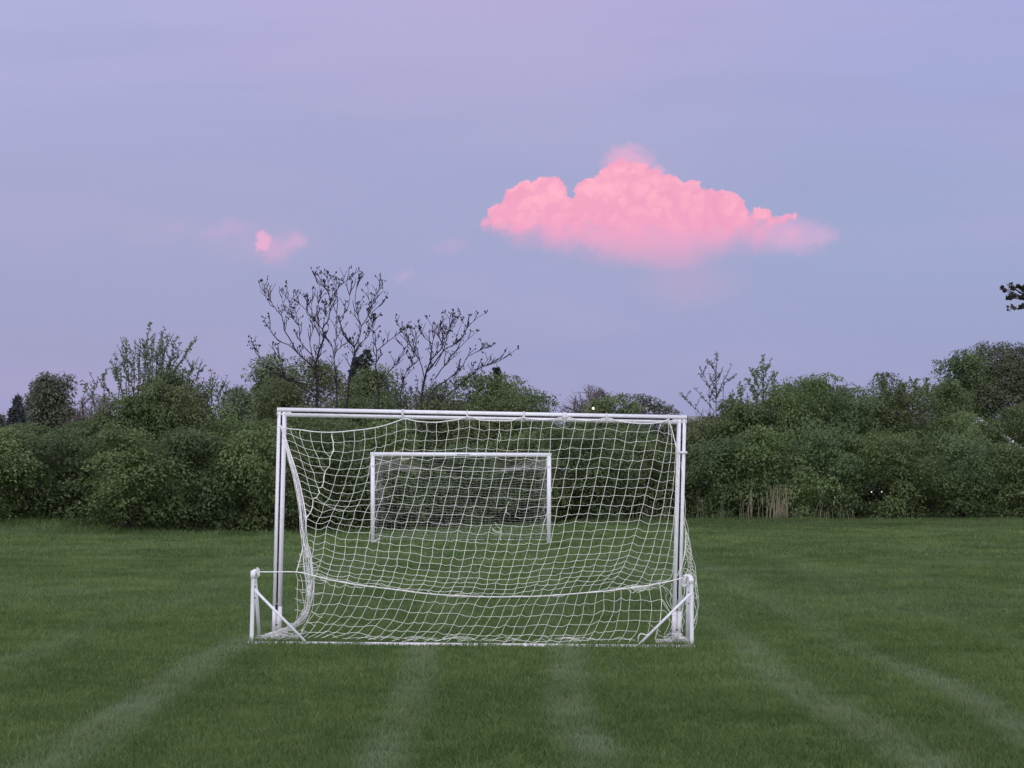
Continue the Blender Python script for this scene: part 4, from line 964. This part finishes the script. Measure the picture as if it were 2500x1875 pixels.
# brown leafless trees far off
def twiggy(px, D, ty, wpx, seed, label, mat, nb=260, low=.2):
    x = at(px, 1154, D)[0]; H = topz(ty, D); W = wpx*D/F; r = np.random.default_rng(seed); t_ = thing('bare_tree', (x, D, 0), label, 'tree')
    trunk = MB(); tw = MB(); heads = []
    trunk.tube([(x, D, -.1), (x+.1, D, H*.35)], [.22, .14], 6)
    for i in range(14):
        a = r.random()*6.28; el = r.uniform(.5, 1.4); R = W*.5*(.5+.45*r.random())*math.cos(el)*1.25; zt = H*(.55+.4*r.random()*math.sin(el))
        P = smooth_path([(x+.1, D, H*.33), (x+math.cos(a)*R*.45, D+math.sin(a)*R*.45, H*.5), (x+math.cos(a)*R, D+math.sin(a)*R, zt)], 5)
        trunk.tube(P, np.linspace(.09, .025, len(P)), 5); heads += [P[j] for j in range(4, len(P))]
    heads = np.array(heads)
    cen = np.array([x, D, H*.55]); sc = np.array([W*.5, W*.5, H*.46])
    for i in range(nb):
        p = heads[r.integers(len(heads))]; d = (p-cen)/sc+r.normal(0, .55, 3); d[2] += .35; d /= np.linalg.norm(d)
        ln = r.uniform(.5, 1.3)*W/9+.25; q = p+d*ln
        nrm = np.linalg.norm((q-cen)/sc)
        if nrm > 1.02: q = cen+(q-cen)/nrm
        tw.tube([p, (p+q)/2+r.normal(0, .06, 3), q], [.02, .014, .008], 3, cap=False)
        for k in range(7):
            f = r.random(); s0 = p*(1-f)+q*f; e = s0+(d+r.normal(0, .6, 3))*r.uniform(.2, .6)
            nn = np.linalg.norm((e-cen)/sc)
            if nn > 1.03: e = cen+(e-cen)/nn*1.02
            tw.tube([s0, e], [.012, .007], 3, cap=False)
    trunk.build('trunk', mat, t_); tw.build('crown', mat, t_)
twiggy(1432, 80, 942, 195, 501, 'brown leafless rounded tree above the crossbar behind the lit lamp', M['twig_brown'], 420)
twiggy(235, 62, 965, 175, 502, 'brown leafless bushy tree between the rounded tree and the upright shoots', M['twig_brown'], 300)
twiggy(1335, 84, 985, 60, 503, 'small bare grey tree in the skyline gap above the crossbar', M['twig_brown'], 90)
twiggy(1715, 56, 1000, 110, 504, 'pale leafless bush beside the top right corner of the goal', M['twig_brown'], 160)

# the two bare sumac-like trees, limbs traced in the view and given depth
def R2px(x, y): return 560+x/2.989, 640+y/2.989
tA = [([(640,1250),(640,1060),(642,900),(632,800),(628,760),(650,660),(690,545),(682,490),(720,420),(738,340),(742,270)], 13, 3),
 ([(628,780),(560,720),(500,665),(440,610),(360,570),(300,500),(275,455)], 6, 1.6), ([(500,665),(440,560),(400,490),(385,400),(340,345),(290,260),(245,190),(237,130)], 5, 1.5),
 ([(630,760),(600,680),(520,580),(510,480),(480,430),(430,360),(390,300),(385,200)], 5, 1.5), ([(682,490),(610,410),(560,350),(510,300),(480,270)], 4, 1.5),
 ([(742,270),(700,190),(640,150),(618,75)], 3.5, 1.5), ([(740,270),(800,180),(860,130),(900,90)], 3.5, 1.5), ([(738,300),(720,160),(718,75)], 3.5, 1.5),
 ([(780,1150),(785,900),(770,760),(760,670),(740,590),(692,540)], 7, 2.5), ([(760,670),(820,610),(872,570)], 3, 1.2), ([(765,660),(780,540),(760,450),(700,380),(690,290)], 3.5, 1.2),
 ([(850,1150),(862,1000),(882,800),(908,690),(910,625),(850,540),(810,450),(780,370),(750,260),(770,120)], 9, 1.6),
 ([(910,625),(945,550),(960,470),(935,380),(920,280),(930,170),(950,110)], 6, 1.5), ([(960,470),(1010,400),(1040,300),(1080,220),(1110,140)], 4.5, 1.5),
 ([(1040,370),(1100,310),(1145,260)], 3, 1.3), ([(945,600),(1010,540),(1050,440),(1110,380)], 3.5, 1.3), ([(430,360),(440,280),(415,155)], 3, 1.3), ([(560,350),(570,290),(565,240)], 3, 1.3),
 ([(640,950),(520,880),(350,830),(240,730),(210,660),(170,620)], 4, 1.3), ([(210,660),(215,610)], 2.5, 1.2), ([(640,1000),(560,930),(430,850),(380,760),(355,600)], 4, 1.2),
 ([(600,680),(590,560),(620,450),(600,330),(610,190)], 3.5, 1.3), ([(650,660),(660,520),(640,400),(650,300),(670,70)], 3.5, 1.3), ([(800,420),(860,340),(880,240),(890,120)], 3.5, 1.3), ([(1010,400),(1020,300),(1005,160)], 3, 1.3)]
tB = [([(1090,1150),(1085,900),(1070,760),(1075,650),(1050,560),(1045,440),(1030,400)], 7, 1.5), ([(1075,650),(1130,600),(1190,555),(1250,490),(1215,440)], 4.5, 1.5),
 ([(1390,1180),(1402,1000),(1425,850),(1470,720),(1540,640),(1562,560),(1580,480)], 9, 1.6), ([(1425,850),(1390,720),(1330,620),(1290,540),(1250,500)], 5, 1.6), ([(1470,720),(1480,600),(1490,500),(1440,400)], 4.5, 1.5),
 ([(1450,800),(1560,650),(1640,600),(1700,540),(1760,450),(1872,365)], 5.5, 1.5), ([(1500,850),(1610,700),(1700,600),(1812,500)], 4.5, 1.4),
 ([(1440,1050),(1500,920),(1590,860),(1700,760),(1740,690),(1840,640),(1900,610)], 5.5, 1.4), ([(1450,1100),(1640,930),(1760,830),(1830,770),(1950,730),(2050,670),(2112,625)], 6, 1.5),
 ([(1545,640),(1590,520),(1640,430)], 4, 1.4), ([(1500,760),(1570,620),(1600,480),(1655,400)], 4, 1.4), ([(1390,720),(1360,600),(1320,470)], 3.5, 1.3), ([(1480,600),(1400,520),(1380,430)], 3.5, 1.3), ([(1640,600),(1700,430)], 3, 1.2),
 ([(1090,900),(1180,780),(1270,640),(1240,580)], 4, 1.3), ([(1260,1150),(1250,960),(1290,800),(1340,740),(1300,650)], 5, 1.4), ([(1560,650),(1530,500),(1570,370)], 3.5, 1.2)]
def bare_tree(limbsets, D, seed, label, loc_px, nt_):
    x, y, z = at(loc_px, 1154, D); t_ = thing('bare_tree', (x, D, 0), label, 'tree'); r = np.random.default_rng(seed)
    tr = MB(); tw = MB(); buds = tw; pxm = D/F
    def bud(p, k=3):
        for _ in range(k):
            q = p+r.normal(0, .030, 3); buds.tube([q-np.array([0, 0, .020]), q+np.array([r.normal(0, .02), 0, .022+.02*r.random()])], [.018, .009], 4)
    for (pl, w0, w1) in limbsets:
        dd = r.normal(0, .5); P = []
        for i, (a, b_) in enumerate(pl):
            px, py = R2px(a, b_); f = i/(len(pl)-1); P.append(at(px, py, D+dd*f*1.2))
        P = smooth_path(P, 5); n = len(P); rad = np.linspace(w0*1.25, w1*1.15, n)/2.989*pxm*.5*1.45
        P = P+r.normal(0, .006, P.shape); tr.tube(P, rad, 6)
        if P[-1][2] > topz(1010, D): bud(P[-1], 5)
        nside = int(np.linalg.norm(P[-1]-P[0])*nt_)
        for k in range(nside):
            j = r.integers(n//5, max(n-3, n//5+2)); p = P[j]
            if p[2] < topz(1010, D): continue
            tdir = unit(P[min(j+1, n-1)]-P[j-1]); sgn = 1 if r.random() < .5 else -1
            dv = tdir*.95+np.array([sgn*r.uniform(.25, .6), r.uniform(-.4, .4), .15]); dv = unit(dv)
            ln = r.uniform(.16, .52); q1_ = p+dv*ln*.5+r.normal(0, .02, 3); dv2 = unit(dv+np.array([-sgn*.25, 0, .55])); q2 = q1_+dv2*ln*.5
            S_ = smooth_path([p, q1_, q2], 3); tw.tube(S_, np.linspace(.013, .008, len(S_)), 4); bud(q2, 3 if r.random() < .6 else 0)
            if r.random() < .6:
                f = q1_+unit(dv2+np.array([sgn*.8, r.normal(0, .3), .1]))*r.uniform(.12, .35); tw.tube([q1_, f], [.009, .006], 4); bud(f, 2 if r.random() < .5 else 0)
    tr.build('trunk', M['twig'], t_); tw.build('twigs', M['twig'], t_)
bare_tree(tA, 45.2, 601, 'taller leafless tree with dark spreading branches above the left of the crossbar', 774, 4.6)
bare_tree(tB, 46.0, 602, 'lower leafless tree with branches reaching right, above the middle of the crossbar', 1030, 4.4)

# tall upright shoots with small leaves
def shoots(name, D, base_px, tips, seed, label, leafmat, leaf=.07, space=.075, k=1, wob=6, cat='shrub', cluster=2):
    x = at(base_px[0], 1154, D)[0]; t_ = thing(name, (x, D, 0), label, cat); r = np.random.default_rng(seed); m = MB(); Vt = []; 
    b3 = np.array([x, D, -.05]); cr = at(base_px[0], base_px[1], D); m.tube([b3, (b3+cr)/2+np.array([.05, 0, 0]), cr], [.06, .05, .035], 6)
    for tp in tips:
        (sx, sy), (tx, ty) = tp; dd = r.normal(0, .45); n = 6; P = []
        mx_ = base_px[0]*.35+sx*.65; m.tube(smooth_path([np.array([x+(at(mx_, 1154, D)[0]-x)*.3, D, .0]), at(mx_, max(sy, base_px[1])+60, D+dd*.3), at(sx*.93+mx_*.07, sy+25, D+dd*.45), at(sx, sy, D+dd*.5)], 3), .011, 5)
        for i in range(n):
            f = i/(n-1); P.append(at(sx+(tx-sx)*f+(r.normal(0, wob)*.4 if 0 < i < n-1 else 0), sy+(ty-sy)*f, D+dd*(.5+.5*f)))
        P = smooth_path(P, 4); m.tube(P, np.linspace(.013, .005, len(P)), 5)
        L = np.linalg.norm(P[-1]-P[0]); N = int(L/space*1.3)*cluster
        for _ in range(N):
            f = r.random()**.8; j = f*(len(P)-1); j0 = int(j); p = P[j0]*(1-(j-j0))+P[min(j0+1, len(P)-1)]*(j-j0)
            d = r.normal(size=3); d[2] += .4; d = unit(d); e = unit(np.cross(d, r.normal(size=3))); s = leaf*(.6+.7*r.random()); p = p+d*s*.7
            Vt += [p-d*s*.5, p+e*s*.32, p+d*s*.6, p-e*s*.32]
        if r.random() < .8*k:
            for _ in range(int(3*k)):
                j = r.integers(6, len(P)-4); p = P[j]; sg = 1 if r.random() < .5 else -1; q = p+np.array([sg*r.uniform(.08, .28), r.normal(0, .1), r.uniform(.15, .45)]); m.tube([p, q], [.009, .005], 4)
                for _ in range(9*cluster//2):
                    f = r.random(); pp = p*(1-f)+q*f; d = unit(r.normal(size=3)); e = unit(np.cross(d, r.normal(size=3))); s = leaf*(.5+.6*r.random()); pp = pp+d*s*.5
                    Vt += [pp-d*s*.5, pp+e*s*.32, pp+d*s*.6, pp-e*s*.32]
    m.build('stems', M['twig'], t_)
    N = len(Vt)//4; mesh_np('leaves', np.array(Vt), np.arange(N*4), np.full(N, 4), leafmat, t_, tone=np.repeat(r.random(N), 4))
def A1(x, y): return (x/2.765, 740+y/2.765)
tp = [((860,640),(840,230)),((870,640),(858,262)),((800,620),(775,320)),((900,640),(905,250)),((930,640),(948,262)),((960,640),(1015,130)),((990,620),(1045,205)),((1010,620),(1000,330)),((1040,600),(1085,205)),((1050,600),(1112,170)),
 ((1070,600),(1130,215)),((1100,560),(1205,215)),((1130,540),(1222,262)),((1170,480),(1330,225)),((1180,470),(1300,275)),((900,600),(880,330)),((1000,600),(970,280)),((1080,560),(1060,320)),((1140,540),(1160,330)),((830,640),(745,380)),
 ((840,650),(800,440)),((1230,480),(1335,440)),((1260,560),(1300,400)),((1290,560),(1380,425)),((1400,640),(1420,440)),((1430,640),(1450,470)),((1470,640),(1515,535)),((780,640),(710,590)),((700,700),(700,470)),((640,700),(570,560)),((620,690),(655,515)),((560,740),(568,545)),
 ((1500,780),(1520,560)),((1560,800),(1600,690)),((1490,760),(1460,560)),((930,560),(935,300)),((1020,560),(1030,240)),((1090,520),(1100,260)),((870,560),(820,300)),((980,520),(985,250))]
shoots('tall_shrub', 43.5, (355, 1015), [(A1(*a), A1(*b_)) for a, b_ in tp], 701, 'tall shrub with many upright leafy shoots rising above the left hedge', M['leaf_pale'], leaf=.075, space=.05, cluster=2)
def A3(x, y): return (1280+x/3.456, 840+y/3.456)
tp = [((1620,620),(1620,65)),((1618,470),(1475,185)),((1618,470),(1750,170)),((1600,560),(1435,365)),((1618,400),(1560,240)),((1618,330),(1660,240)),((1680,330),(1770,285)),((1560,360),(1470,250)),((1500,600),(1300,410)),((1618,500),(1540,420)),((1618,260),(1575,155))]
shoots('sapling', 54.5, A3(1620, 640), [(A3(*a), A3(*b_)) for a, b_ in tp], 702, 'slim sapling with three thin forks, right of the goal', M['leaf_grey'], leaf=.075, space=.075, wob=2, cat='tree')
tp = [((2025,560),(2012,105)),((2020,460),(1905,200)),((2020,420),(2110,235)),((2010,330),(1955,215)),((2020,300),(2050,190)),((1960,500),(1885,290)),((2090,480),(2120,250)),((1830,560),(1815,330)),((1780,600),(1755,400)),((1900,600),(1880,420)),((1960,600),(1950,380))]
shoots('sapling', 55, A3(2025, 600), [(A3(*a), A3(*b_)) for a, b_ in tp], 703, 'leafier sapling with rounded leaf tufts, right of the slim one', M['leaf_pale'], leaf=.10, space=.05, wob=2, cluster=3, cat='tree')
tp = [((2150,960),(2160,925)), ((2175,980),(2150,930)), ((2230,980),(2238,930)), ((2262,980),(2262,925)), ((2280,990),(2275,955)), ((2345,1000),(2320,930)), ((2360,990),(2310,922)), ((2300,990),(2290,960))]
shoots('sapling', 57, (2250, 1000), tp, 704, 'sapling with open leafy tips below the big tree at right', M['leaf_cool'], leaf=.11, space=.04, wob=2, cluster=3, cat='tree')
# small leafy shoots between the bare trees
tp = [((x, 1030), (x+random.uniform(-14, 14), random.uniform(900, 960))) for x in range(930, 1110, 11)]
shoots('tall_shrub', 47.5, (1010, 1050), tp, 705, 'thin twiggy shrub at the foot of the lower bare tree', M['leaf_grey'], leaf=.075, space=.05, cluster=2)

# branch with round leaf clusters reaching in from the right
mp = MB(); t_ = thing('maple_tree', (9.9, 22, 0), 'dark leafy branch tip reaching in at the right edge against the sky', 'tree'); r = np.random.default_rng(800)
mp.tube(smooth_path([(9.9, 22, -.1), (9.8, 22.1, 2), (9.6, 22, 3.6), (8.9, 22, 4.4), at(2560, 735, 22), at(2520, 738, 22)], 5), np.linspace(.17, .012, 26), 8)
cl = [(2446,702,5),(2452,710,5),(2468,698,8),(2472,703,6),(2486,700,6),(2494,702,6),(2460,727,6),(2470,724,7),(2478,722,4),(2493,725,6),(2499,727,7),(2490,750,7),(2496,748,7),(2503,744,7),(2510,715,10),(2525,735,12),(2515,760,10)]
for (a, b_, s) in cl: mp.tube(smooth_path([at(2520, 738, 22), at((a+2520)/2, (b_+738)/2-2, 22), at(a, b_, 22)], 3), [.009]*4+[.006]*3 if False else .006, 4)
mp.build('trunk', M['twig'], t_)
Vt = []
for (a, b_, s) in cl+[(2560+r.normal(0, 30), 730+r.normal(0, 35), 12) for _ in range(30)]:
    c = at(a, b_, 22)
    for _ in range(17):
        p = c+unit(r.normal(size=3))*s*.95*22/F*r.random()**.4; d = unit(r.normal(size=3)); e = unit(np.cross(d, r.normal(size=3))); q = .030*(.7+.6*r.random()); Vt += [p-d*q, p+e*q*.7, p+d*q, p-e*q*.7]
N = len(Vt)//4; mesh_np('crown', np.array(Vt), np.arange(N*4), np.full(N, 4), leaf_mat('dark_bronze_leaves', (.040,.042,.026), (.075,.080,.045)), t_, tone=np.repeat(r.random(N), 4))

# dry reeds at the hedge foot
RG = 'clumps of dry reeds at the hedge foot'
for (x0, x1, n, hmin, hmax, lab) in ((1868, 1922, 42, 40, 88, 'thick clump of tall pale dry reeds at the lawn edge, right of the goal'), (1800, 1862, 14, 40, 75, 'sparse pale dry reeds just left of the thick clump'), (1695, 1765, 12, 35, 85, 'thin green brown stems close to the right goal post'), (1930, 2090, 16, 15, 50, 'short scattered dry stems right of the thick reed clump'), (1330, 1640, 46, 20, 62, 'low brown stems along the hedge foot seen through the net')):
    xc = at((x0+x1)/2, 1154, 46.8)[0]; t_ = thing('dry_reeds', (xc, 46.8, 0), lab, 'reeds', RG); r = np.random.default_rng(x0)
    sm = M['reed'] if x0 != 1695 else noisy('green_brown_stem', (.20,.20,.12), (.12,.13,.08), 3, .8, .1)
    for i in range(n):
        m = MB(); px = r.uniform(x0, x1); D = 46.6+r.uniform(-.4, .5); h = r.uniform(hmin, hmax)*D/F; x = at(px, 1154, D)[0]; z0 = float(Hgt(x, D)); lx = r.normal(0, .10)*h*1.6
        m.tube(smooth_path([(x, D, z0), (x+lx*.3, D, z0+h*.5), (x+lx, D+r.normal(0, .05), z0+h)], 3), np.linspace(.0065, .003, 7), 4); m.build('stalk', sm, t_)

# ------------------------------------------------------------------ things glimpsed behind the hedge
def house(px, D, wpx, ridge_y, eave_y, label, wallc, roofc):
    x = at(px, 1154, D)[0]; W = wpx*D/F; zr = topz(ridge_y, D); ze = topz(eave_y, D); t_ = thing('house', (x, D, 0), label, 'house')
    m = MB(); m.box((x-W/2, D, 0), (x+W/2, D+8, ze)); m.build('wall', noisy('siding', wallc, tuple(c*.85 for c in wallc), 4, .8), t_)
    m = MB(); e = .35
    m.add([(x-W/2-e, D-e, ze-.05), (x+W/2+e, D-e, ze-.05), (x+W/2+e, D+4, zr), (x-W/2-e, D+4, zr), (x-W/2-e, D+8+e, ze-.05), (x+W/2+e, D+8+e, ze-.05),
           (x-W/2-e, D-e, ze+.1), (x+W/2+e, D-e, ze+.1), (x+W/2+e, D+4, zr+.15), (x-W/2-e, D+4, zr+.15), (x-W/2-e, D+8+e, ze+.1), (x+W/2+e, D+8+e, ze+.1)],
          [(0,3,2,1),(3,4,5,2),(6,7,8,9),(9,8,11,10),(0,1,7,6),(4,10,11,5),(0,6,9,3),(3,9,10,4),(1,2,8,7),(2,5,11,8)]); m.build('roof', noisy('shingles', roofc, tuple(c*.7 for c in roofc), 5, .9), t_)
    m = MB(); m.box((x-W*.25, D-.06, 1.0), (x-W*.1, D-.01, 2.2)); m.build('window', principled('dark_glass', (.03,.035,.04), .1, .5), t_)
    return t_
house(585, 74, 60, 1000, 1022, 'pale house glimpsed left of the crossbar corner', (.62,.62,.60), (.30,.29,.29))
house(1745, 72, 130, 1016, 1034, 'grey roofed house glimpsed right of the crossbar end', (.42,.41,.40), (.28,.27,.27))
def gable_house():
    D = 60.; p0, p1 = at(2386, 1029, D), at(2420, 1052, D); sl = (p1[2]-p0[2])/(p1[0]-p0[0]); x0 = p0[0]-.05; z0_ = p0[2]-.05*sl; x1 = p1[0]+1.2; z1 = p1[2]+1.2*sl; xl_ = x0-(x1-x0)
    t_ = thing('house', (x0, D, 0), 'house with a white sloping roof edge glimpsed through the leaves below the big right tree', 'house')
    m = MB(); m.add([(xl_+.3, D, 0), (x1-.3, D, 0), (x1-.3, D, z1), (x0, D, z0_-.2), (xl_+.3, D, z1), (xl_+.3, D+8, 0), (x1-.3, D+8, 0), (x1-.3, D+8, z1), (x0, D+8, z0_-.2), (xl_+.3, D+8, z1)],
        [(0,1,2,3,4), (9,8,7,6,5), (0,5,6,1), (1,6,7,2), (0,4,9,5)]); m.build('wall', noisy('grey_siding', (.20,.20,.19), (.16,.16,.155), 4, .8), t_)
    m = MB()
    for a, b_ in (((x0, z0_), (x1, z1)), ((x0, z0_), (xl_, z1))):
        m.add([(a[0], D-.35, a[1]), (b_[0], D-.35, b_[1]), (b_[0], D-.35, b_[1]+.10), (a[0], D-.35, a[1]+.10), (a[0], D+8.3, a[1]), (b_[0], D+8.3, b_[1]), (b_[0], D+8.3, b_[1]+.10), (a[0], D+8.3, a[1]+.10)], [(0,1,2,3),(7,6,5,4),(0,4,5,1),(3,2,6,7),(1,5,6,2),(0,3,7,4)])
    m.build('roof', noisy('grey_shingles', (.22,.22,.22), (.15,.15,.15), 5, .9), t_)
    m = MB()
    for a, b_ in (((x0, z0_), (x1, z1)), ((x0, z0_), (xl_, z1))):
        m.add([(a[0], D-.40, a[1]-.06), (b_[0], D-.40, b_[1]-.06), (b_[0], D-.40, b_[1]+.12), (a[0], D-.40, a[1]+.12), (a[0], D-.36, a[1]-.06), (b_[0], D-.36, b_[1]-.06), (b_[0], D-.36, b_[1]+.12), (a[0], D-.36, a[1]+.12)], [(0,1,2,3),(7,6,5,4),(0,4,5,1),(3,2,6,7),(1,5,6,2),(0,3,7,4)])
    m.build('fascia', M['strap'], t_)
gable_house()
# lit lamp behind the hedge
Dl = 72; lp = at(1447, 998, Dl); t_ = thing('street_lamp', (lp[0], Dl, 0), 'lit lamp glowing white in front of the brown leafless tree', 'street lamp')
m = MB(); m.tube([(lp[0], Dl, 0), (lp[0], Dl, lp[2]+.2), ], .05, 8); m.tube([(lp[0], Dl, lp[2]+.2), (lp[0], Dl-.5, lp[2]+.2)], .04, 8); m.build('pole', M['bark'], t_)
em = bpy.data.materials.new('lamp_glow'); em.use_nodes = True; t = em.node_tree; t.nodes.clear(); e_ = t.nodes.new('ShaderNodeEmission'); e_.inputs[0].default_value = (1, 1, .72, 1); e_.inputs[1].default_value = 1.6
o_ = t.nodes.new('ShaderNodeOutputMaterial'); t.links.new(e_.outputs[0], o_.inputs[0])
m = MB(); m.ball((lp[0], Dl-.5, lp[2]), .06, 8); m.build('lamp_head', em, t_, smooth=True)
# car with its headlights on behind the hedge
Dc = 57.5; h1, h2 = at(2127, 1201, Dc), at(2153, 1201, Dc); cx = (h1[0]+h2[0])/2; hw = .78
zc = h1[2]; t_ = thing('car', (cx, Dc, 0), 'car facing the lawn, only its two lit headlights showing through the hedge', 'car')
m = MB(); prof_c = [(0, zc-.35), (0, zc+.12), (.25, zc+.22), (1.2, zc+.30), (1.75, zc+.78), (3.1, zc+.80), (3.9, zc+.35), (4.3, zc+.30), (4.4, zc-.30)]
n = len(prof_c); V = [(cx-hw, Dc+a, b_) for a, b_ in prof_c]+[(cx+hw, Dc+a, b_) for a, b_ in prof_c]
m.add(V, [tuple(range(n)), tuple(range(2*n-1, n-1, -1))]+[(i, n+i, n+(i+1) % n, (i+1) % n) for i in range(n)]); m.build('body', principled('car_paint', (.08,.08,.09), .3, .5), t_)
for sx in (-1, 1):
    for yy in (.8, 3.5):
        m = MB(); m.tube([(cx+sx*(hw-.1), Dc+yy, .33), (cx+sx*(hw+.06), Dc+yy, .33)], .33, 14); m.build('wheel', M['slot'], t_)
em2 = em.copy(); em2.name = 'headlight_glow'; em2.node_tree.nodes['Emission'].inputs[0].default_value = (1, .93, .85, 1)
for hp in (h1, h2):
    m = MB(); m.ball((hp[0], Dc-.02, hp[2]), .027, 8); m.build('headlight', em2, t_, smooth=True)
print('objects', len(bpy.data.objects), 'verts', sum(len(m_.vertices) for m_ in bpy.data.meshes))
